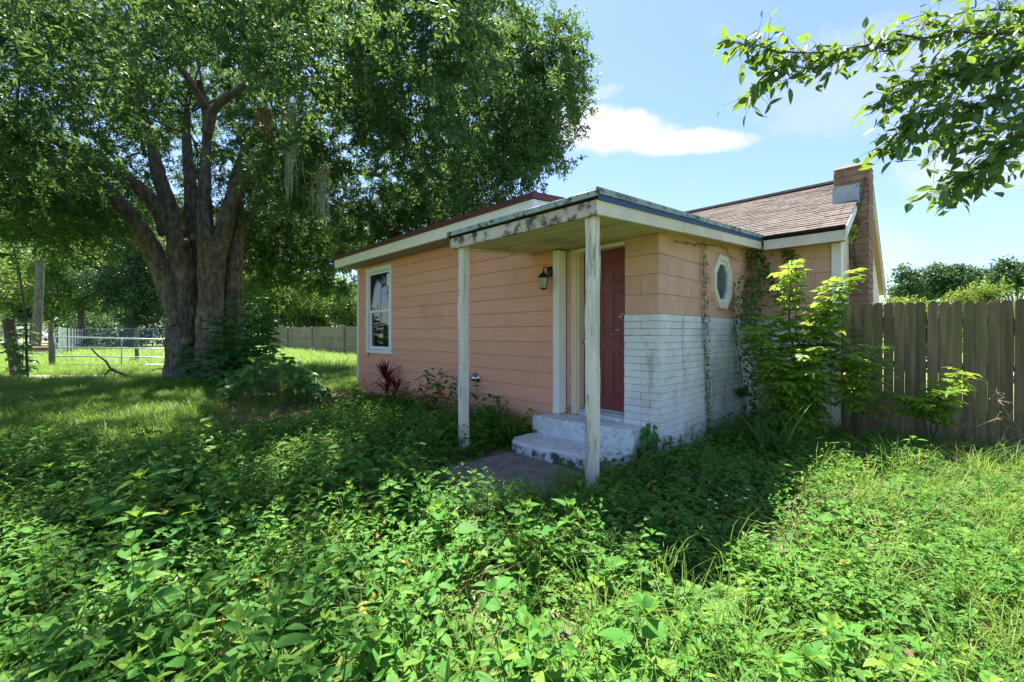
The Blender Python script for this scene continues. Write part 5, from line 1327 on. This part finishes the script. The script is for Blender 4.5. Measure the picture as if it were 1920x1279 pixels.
# vines on the side wall
def vine(path, label, mat, r=.004, step=.035, ll=.06, lw=.035, spread=.05, out=(1, 0, 0), name='vine', thick=1, droop=.6):
    P = np.array(path, float); t = empty(name, P[-1] if P[-1][2] < P[0][2] else P[0], label, 'vine', None)
    Ls = np.linalg.norm(np.diff(P, axis=0), axis=1); cum = np.concatenate([[0], np.cumsum(Ls)]); n = max(3, int(cum[-1] / step)); s = np.linspace(0, cum[-1], n)
    Q = np.column_stack([np.interp(s, cum, P[:, i]) for i in range(3)]) + rng.normal(0, .008, (n, 3)); m = MB(); m.tube(Q, r, n=4, cap=False); m.build('stem', M_twig, t)
    f = MB(); out = np.array(out, float)
    for i, q in enumerate(Q):
        for k in range(thick):
            v = rng.normal(0, 1, 3) * np.array([.5, .8, .5]) + out * .8 + np.array([0, 0, -droop]); o = q + rng.normal(0, spread * .5, 3) * (1 - np.abs(out) * .5) + out * rnd(.005, spread)
            f.leaf(o, v, out + rng.normal(0, .35, 3) + np.array([0, 0, .4]), ll * rnd(.6, 1.2), lw * rnd(.7, 1.2), 3, .12, .2, tint=rnd(0, 1), shape=.68)
    f.build('foliage', mat, t, kind='stuff'); return t
xw = XC + .035
def onwall(px_, py_):     # point on the side wall
    dx = (FWD + RGT * (px_ - 960) / FPX); k = xw / dx[0]; return np.array([xw, dx[1] * k, CZ + (HOR - py_) / FPX * k])
def onback(px_, py_):
    dx = (FWD + RGT * (px_ - 960) / FPX); k = (YB - .04) / dx[1]; return np.array([dx[0] * k, YB - .04, CZ + (HOR - py_) / FPX * k])
vine([onwall(1318, 452), onwall(1319, 520), onwall(1321, 600), onwall(1324, 700), onwall(1326, 760), onwall(1328, 815)], 'thin pale vine hanging straight down the white brick wall left of the octagonal window', L_vinepale, ll=.06, lw=.018, step=.014, spread=.03, droop=1.0, thick=2)
vine([onwall(1262, 452), onwall(1300, 457), onwall(1345, 460), onwall(1362, 465), onwall(1374, 490)], 'wispy vine runner under the eave above the octagonal window', L_vinepale, ll=.05, lw=.02, step=.05, spread=.03)
vine([onwall(1402, 470), onwall(1404, 520), onwall(1400, 570), onwall(1396, 620)], 'thick dark ivy curtain hanging in the inner corner of the walls', L_ivy, ll=.07, lw=.055, step=.026, spread=.20, thick=8)
vine([onback(1424, 475), onback(1440, 505), onback(1456, 540), onback(1462, 560)], 'dark ivy strand slanting down the peach rear wall', L_ivy, ll=.065, lw=.05, step=.03, spread=.08, thick=4, out=(0, -1, 0))
vine([onback(1478, 468), onback(1484, 490), onback(1490, 510)], 'short ivy tuft under the eave above the tall shrub', L_ivy, ll=.065, lw=.05, step=.03, spread=.09, thick=5, out=(0, -1, 0))
vine([onwall(1376, 535), onwall(1374, 580), onwall(1380, 640), onwall(1388, 680), onwall(1396, 760), onwall(1398, 800)], 'dark leafy vine climbing beside the octagonal window', L_ivy, ll=.085, lw=.05, step=.028, spread=.22, thick=6)
vine([onwall(1405, 620), onwall(1425, 660), onwall(1420, 720), onwall(1415, 780)], 'dense dark vine mass over the brick in the inner corner', L_ivy, ll=.08, lw=.05, step=.03, spread=.25, thick=12)
vine([onwall(1376, 730), onwall(1384, 735), onwall(1394, 738)], 'small round vine tuft low on the white brick wall', L_ivy, ll=.07, lw=.05, step=.03, spread=.07, thick=7)
q = np.array([-2.36, YW - .06, .02]); vine([q + np.array([0, -.05, .05]), q + np.array([-.01, -.05, .22]), q + np.array([-.03, -.06, .34])], 'small leafy vine rising beside the upper step at the brick corner', L_base, ll=.10, lw=.06, step=.02, spread=.10, thick=6, out=(.3, -.8, 0), droop=.9)
q = onwall(1247, 858); vine([np.array([q[0], q[1], .02]), np.array([q[0] + .01, q[1], .26])], 'little weed growing at the foot of the brick corner', L_base, ll=.07, lw=.045, step=.03, spread=.05, thick=4)
# bare creeper stems on the chimney face
def onY_(px_, py_, y):
    dx = (FWD + RGT * (px_ - 960) / FPX); k = y / dx[1]; return np.array([dx[0] * k, y, CZ + (HOR - py_) / FPX * k])
t = empty('creeper', onY_(1604, 540, 8.96), 'bare brown creeper stem clinging to the chimney face', 'vine')
for pts in ([(1618, 535), (1606, 500), (1600, 460), (1612, 425), (1605, 400)], [(1606, 500), (1592, 470), (1592, 440)], [(1606, 400), (1618, 370), (1622, 330)], [(1600, 420), (1625, 408)]):
    m = MB(); m.tube([onY_(a, b_, 8.975) for a, b_ in pts], .007, n=4, cap=False); m.build('stem', M_twig, t)
m = MB()
for i in range(34): m.leaf(onY_(rnd(1592, 1602), rnd(425, 450), 8.2), rng.normal(0, 1, 3), (0, -1, .5), .07, .05, 3, .1, .2, tint=rnd(0, 1))
m.tube([onY_(1590, 447, 7.6), onY_(1594, 440, 8.0), onY_(1598, 450, 8.6), onY_(1600, 460, 8.97)], .006, n=4, cap=False); m.build('foliage', L_bright, t, kind='stuff')
# saplings, twigs
b = W(52, 700, 13.2); b[2] = 0
shrub('sapling', b, [([b, W(48, 600, 13.2), W(38, 520, 13.2), W(26, 470, 13.2), W(14, 425, 13.2)], .035), ([W(40, 530, 13.2), W(30, 500, 13), W(18, 470, 12.9)], .015)], 'thin bare-stemmed sapling at the far left edge', L_base, cat='sapling', leafL=.3, nl=3, ll=.14, lw=.07, per=9, lo=.55)
b = W(40, 690, 13.3); b[2] = 0
shrub('shrub', b, [([b, W(45, 640, 13.2), W(48, 605, 13.2)], .015), ([b, W(30, 660, 13.2), W(12, 640, 13.1)], .012)], 'vine-covered leafy shrub around the dead stump at the far left', L_base, leafL=.3, nl=3, ll=.16, lw=.1, per=22, lo=.1)
fb = empty('fallen_branch', W(225, 710, 13.0) * np.array([1, 1, 0]), 'dark forked fallen branch lying on the grass left of the oak', 'branch')
for pts, r in (([(172, 655), (185, 668), (198, 677), (208, 692)], .03), ([(270, 716), (240, 706), (222, 698), (208, 692)], .045), ([(192, 722), (196, 705), (202, 697), (208, 692)], .03), ([(218, 696), (214, 704), (216, 712)], .012), ([(286, 695), (300, 690), (316, 697)], .02)):
    m = MB(); P = [W(a, b_, 13.0) for a, b_ in pts]; m.tube(P, np.linspace(r * .6, r, len(P)), n=6, rough=.15); m.build('stem', M_twig, fb)
hv = empty('hanging_vine', W(300, 620, 12.0), 'thin bare vine looping down the left side of the oak trunk', 'vine')
for pts in ([(318, 700), (308, 640), (290, 595), (278, 570), (268, 510), (256, 470)], [(205, 425), (240, 460), (262, 480), (285, 488)], [(196, 465), (194, 480), (210, 500), (217, 522), (205, 532), (180, 538)], [(285, 590), (290, 575), (300, 550)]):
    m = MB(); m.tube([W(a, b_, 12.0) for a, b_ in pts], .012, n=5, cap=False); m.build('stem', M_twig, hv)
# dry stalks by the fence and white flowers
for (pts, lab) in (([(1870, 838), (1890, 800), (1868, 785), (1830, 800)], 'dry pinkish weed stalk forking low against the picket fence'), ([(1920, 815), (1895, 785), (1872, 750), (1868, 735)], 'dry pinkish weed stalk leaning at the right edge of the picket fence')):
    t = empty('dry_weed', W(pts[0][0], pts[0][1], 5.0) * np.array([1, 1, 0]), lab, 'weed', None)
    m = MB(); P = [W(a, b_, 5.0) for a, b_ in pts]; m.tube([np.array([P[0][0], P[0][1], 0])] + P, .004, n=4, cap=False)
    for p in P:
        for k in range(7):
            e = p + rng.normal(0, .06, 3); m.tube([p, e], [.002, .001], n=3, cap=False); m.leaf(e, rng.normal(0, 1, 3), (0, 0, 1), .02, .008, 2)
    m.build('stem', M_drystem, t)
for (x_, y_) in ((1330, 938), (1344, 954), (1342, 944), (1362, 930), (1403, 919), (1398, 935)):
    D_ = 3.1; o = W(x_, y_, D_); t = empty('white_flower', np.array([o[0], o[1], 0]), 'small white ' + {1330: 'weed flower leftmost of the loose cluster beside the house shade', 1344: 'weed flower lowest of the loose cluster beside the house shade', 1342: 'weed flower tucked in the middle of the left flower pair', 1362: 'weed flower standing alone between the two flower groups', 1403: 'weed flower topmost of the scattered white flowers', 1398: 'weed flower just below the topmost white flower'}[x_], 'flower', 'white weed flowers in the yard')
    m = MB(); m.tube([np.array([o[0] + .03, o[1], 0]), o], [.002, .0012], n=3, cap=False); m.build('stem', L_grass, t)
    m = MB()
    for k in range(7): m.leaf(o, (math.cos(k * .9), math.sin(k * .9), .35), (0, 0, 1), .014, .01, 2, 0, 0)
    m.build('flower_head', M_petal, t)
# weed sprouting on the porch roof edge
o = np.array([-3.45, 4.4, zp(4.4) + .18]); m = MB()
for k in range(6):
    e = o + np.array([rnd(-.2, .15), rnd(-.1, .1), rnd(.2, .5)]); m.tube([o, (o + e) / 2 + rng.normal(0, .02, 3), e], [.003, .002, .001], n=3, cap=False)
    for q in range(9): m.leaf(o + (e - o) * rnd(.35, 1), rng.normal(0, 1, 3) + np.array([0, 0, .6]), (0, 0, 1), .035, .014, 2, tint=rnd(0, .5))
m.build('roof_weed', L_base, label='spindly weed sprouting on the porch roof', cat='weed')

# ------------------------------------------------------------------ branch of a neighbouring tree reaching in at the upper right
nbp = at(2500, HOR, 3.4); nbp[2] = 0
nt_ = empty('overhanging_tree', nbp, 'tree reaching in from the right with long drooping leafy branches', 'tree')
m = MB(); m.tube([nbp, nbp + [0, 0, 1.2], nbp + [-.05, .05, 2.6], nbp + [0, .1, 4.5]], [.16, .13, .11, .06], n=14, rough=.15); m.build('trunk', M_bark, nt_, smooth=True)
lmesh = []
for k in range(4):
    q = MB(); q.leaf((0, 0, 0), (1, 0, 0), (0, 0, 1), 1.0, rnd(.34, .42), 6, .22, rnd(.1, .35), tint=rnd(0, 1), shape=.8); lmesh.append(q.mesh('leaf', L_branch))
nleaf = 0
def leafy(pts, r, n, ll, start=.25):
    global nleaf
    P = np.array(pts); s = np.linspace(0, len(P) - 1, 14); i0 = np.clip(s.astype(int), 0, len(P) - 2); f = (s - i0)[:, None]; Q = P[i0] * (1 - f) + P[i0 + 1] * f
    Q[1:-1] += rng.normal(0, .012, (12, 3)); m = MB(); m.tube(Q, np.linspace(r, .002, 14), n=5, cap=False); m.build('limb', M_twig, nt_)
    for k in range(n):
        u = start + (1 - start) * (k + random.random()) / n; i = min(12, int(u * 13)); q = Q[i] + (Q[i + 1] - Q[i]) * (u * 13 - i); ax = unit(Q[min(13, i + 2)] - Q[max(0, i - 1)])
        a = k * 2.4 + rnd(-.5, .5); sd_ = unit(np.cross(ax, (0, 0, 1))); d = unit(ax * .7 + sd_ * math.cos(a) * .9 + np.array([0, 0, -.35 + .5 * math.sin(a)]))
        up = unit(np.array([0, 0, 1.0]) + rng.normal(0, .45, 3)); yv = unit(np.cross(up, d)); zv = np.cross(d, yv); L_ = ll * rnd(.7, 1.2)
        o = bpy.data.objects.new('leaf', random.choice(lmesh)); C.objects.link(o); o.parent = nt_
        M4 = Matrix(((d[0] * L_, yv[0] * L_, zv[0] * L_, q[0] + d[0] * .02 - nbp[0]), (d[1] * L_, yv[1] * L_, zv[1] * L_, q[1] + d[1] * .02 - nbp[1]), (d[2] * L_, yv[2] * L_, zv[2] * L_, q[2] + d[2] * .02 - nbp[2]), (0, 0, 0, 1)))
        o.matrix_local = M4; nleaf += 1
root = nbp + np.array([0, .05, 3.0])
J = at(2150, 70, 3.1)
m = MB(); m.tube([root, (root + J) / 2 + [0, 0, .12], J], [.05, .035, .022], n=8); m.build('limb', M_twig, nt_)
leafy([J, at(1900, 60, 2.9), at(1700, 70, 2.8), at(1540, 100, 2.75), at(1360, 75, 2.75)], .014, 74, .112, .12)
leafy([at(1700, 70, 2.8), at(1560, 120, 2.75), at(1450, 130, 2.7), at(1405, 180, 2.7)], .007, 34, .105)
leafy([J, at(1930, 110, 2.8), at(1780, 130, 2.7), at(1640, 195, 2.7)], .012, 46, .112, .15)
leafy([J, at(1980, 140, 2.7), at(1850, 190, 2.65), at(1730, 215, 2.6), at(1655, 280, 2.6)], .012, 46, .112, .15)
leafy([J, at(2000, 200, 2.7), at(1900, 260, 2.6), at(1830, 320, 2.6), at(1770, 365, 2.6)], .011, 42, .105, .2)
leafy([J, at(1950, 30, 3.0), at(1820, 20, 2.95), at(1690, 40, 2.9)], .010, 34, .11, .15)
leafy([at(1930, 110, 2.8), at(1850, 150, 2.8), at(1760, 160, 2.8)], .006, 24, .105, .1)
# smaller leaves along the same limbs, too many to keep apart
m = MB()
for pts, n in (([at(1980, 40, 3.0), at(1700, 75, 2.8), at(1540, 105, 2.75), at(1370, 80, 2.75)], 300), ([at(1960, 110, 2.8), at(1780, 135, 2.7), at(1650, 190, 2.7)], 230), ([at(1980, 140, 2.7), at(1850, 190, 2.65), at(1730, 215, 2.6), at(1665, 275, 2.6)], 260), ([at(1980, 200, 2.7), at(1900, 260, 2.6), at(1830, 320, 2.6), at(1775, 360, 2.6)], 240), ([at(1960, 20, 3.1), at(1860, 60, 3.0), at(1700, 40, 2.95)], 150), ([J, at(1950, 90, 2.8), at(1850, 110, 2.8), at(1730, 130, 2.75)], 200), ([J, at(1980, 170, 2.9), at(1890, 225, 2.8), at(1800, 250, 2.75), at(1740, 290, 2.7)], 210), ([J, at(1990, 60, 2.7), at(1900, 20, 2.7), at(1840, -20, 2.7)], 110), ([J, at(1990, 240, 2.8), at(1915, 310, 2.7)], 80), ([at(1560, 120, 2.75), at(1450, 135, 2.7), at(1410, 175, 2.7)], 50)):
    P_ = np.array(pts)
    for i in range(n):
        u = random.random() * (len(P_) - 1.001); j = int(u); q = P_[j] + (P_[j + 1] - P_[j]) * (u - j) + rng.normal(0, .075, 3) * np.array([1, 1, .8]) - np.array([0, 0, .02]); ax = unit(P_[j + 1] - P_[j])
        m.tube([P_[j] + (P_[j + 1] - P_[j]) * max(0, u - j - .06), q], [.0022, .001], n=3, cap=False, tint=.1)
        m.leaf(q, ax * .6 + rng.normal(0, .6, 3) + np.array([0, 0, -.2]), unit(np.array([0, 0, 1.0]) + rng.normal(0, .5, 3)), rnd(.065, .105), rnd(.03, .046), 4, .2, .2, tint=rnd(0, 1), shape=.8)
m.build('foliage', L_branch, nt_, kind='stuff')
print('branch leaves', nleaf, 'oak twigs', len(P))
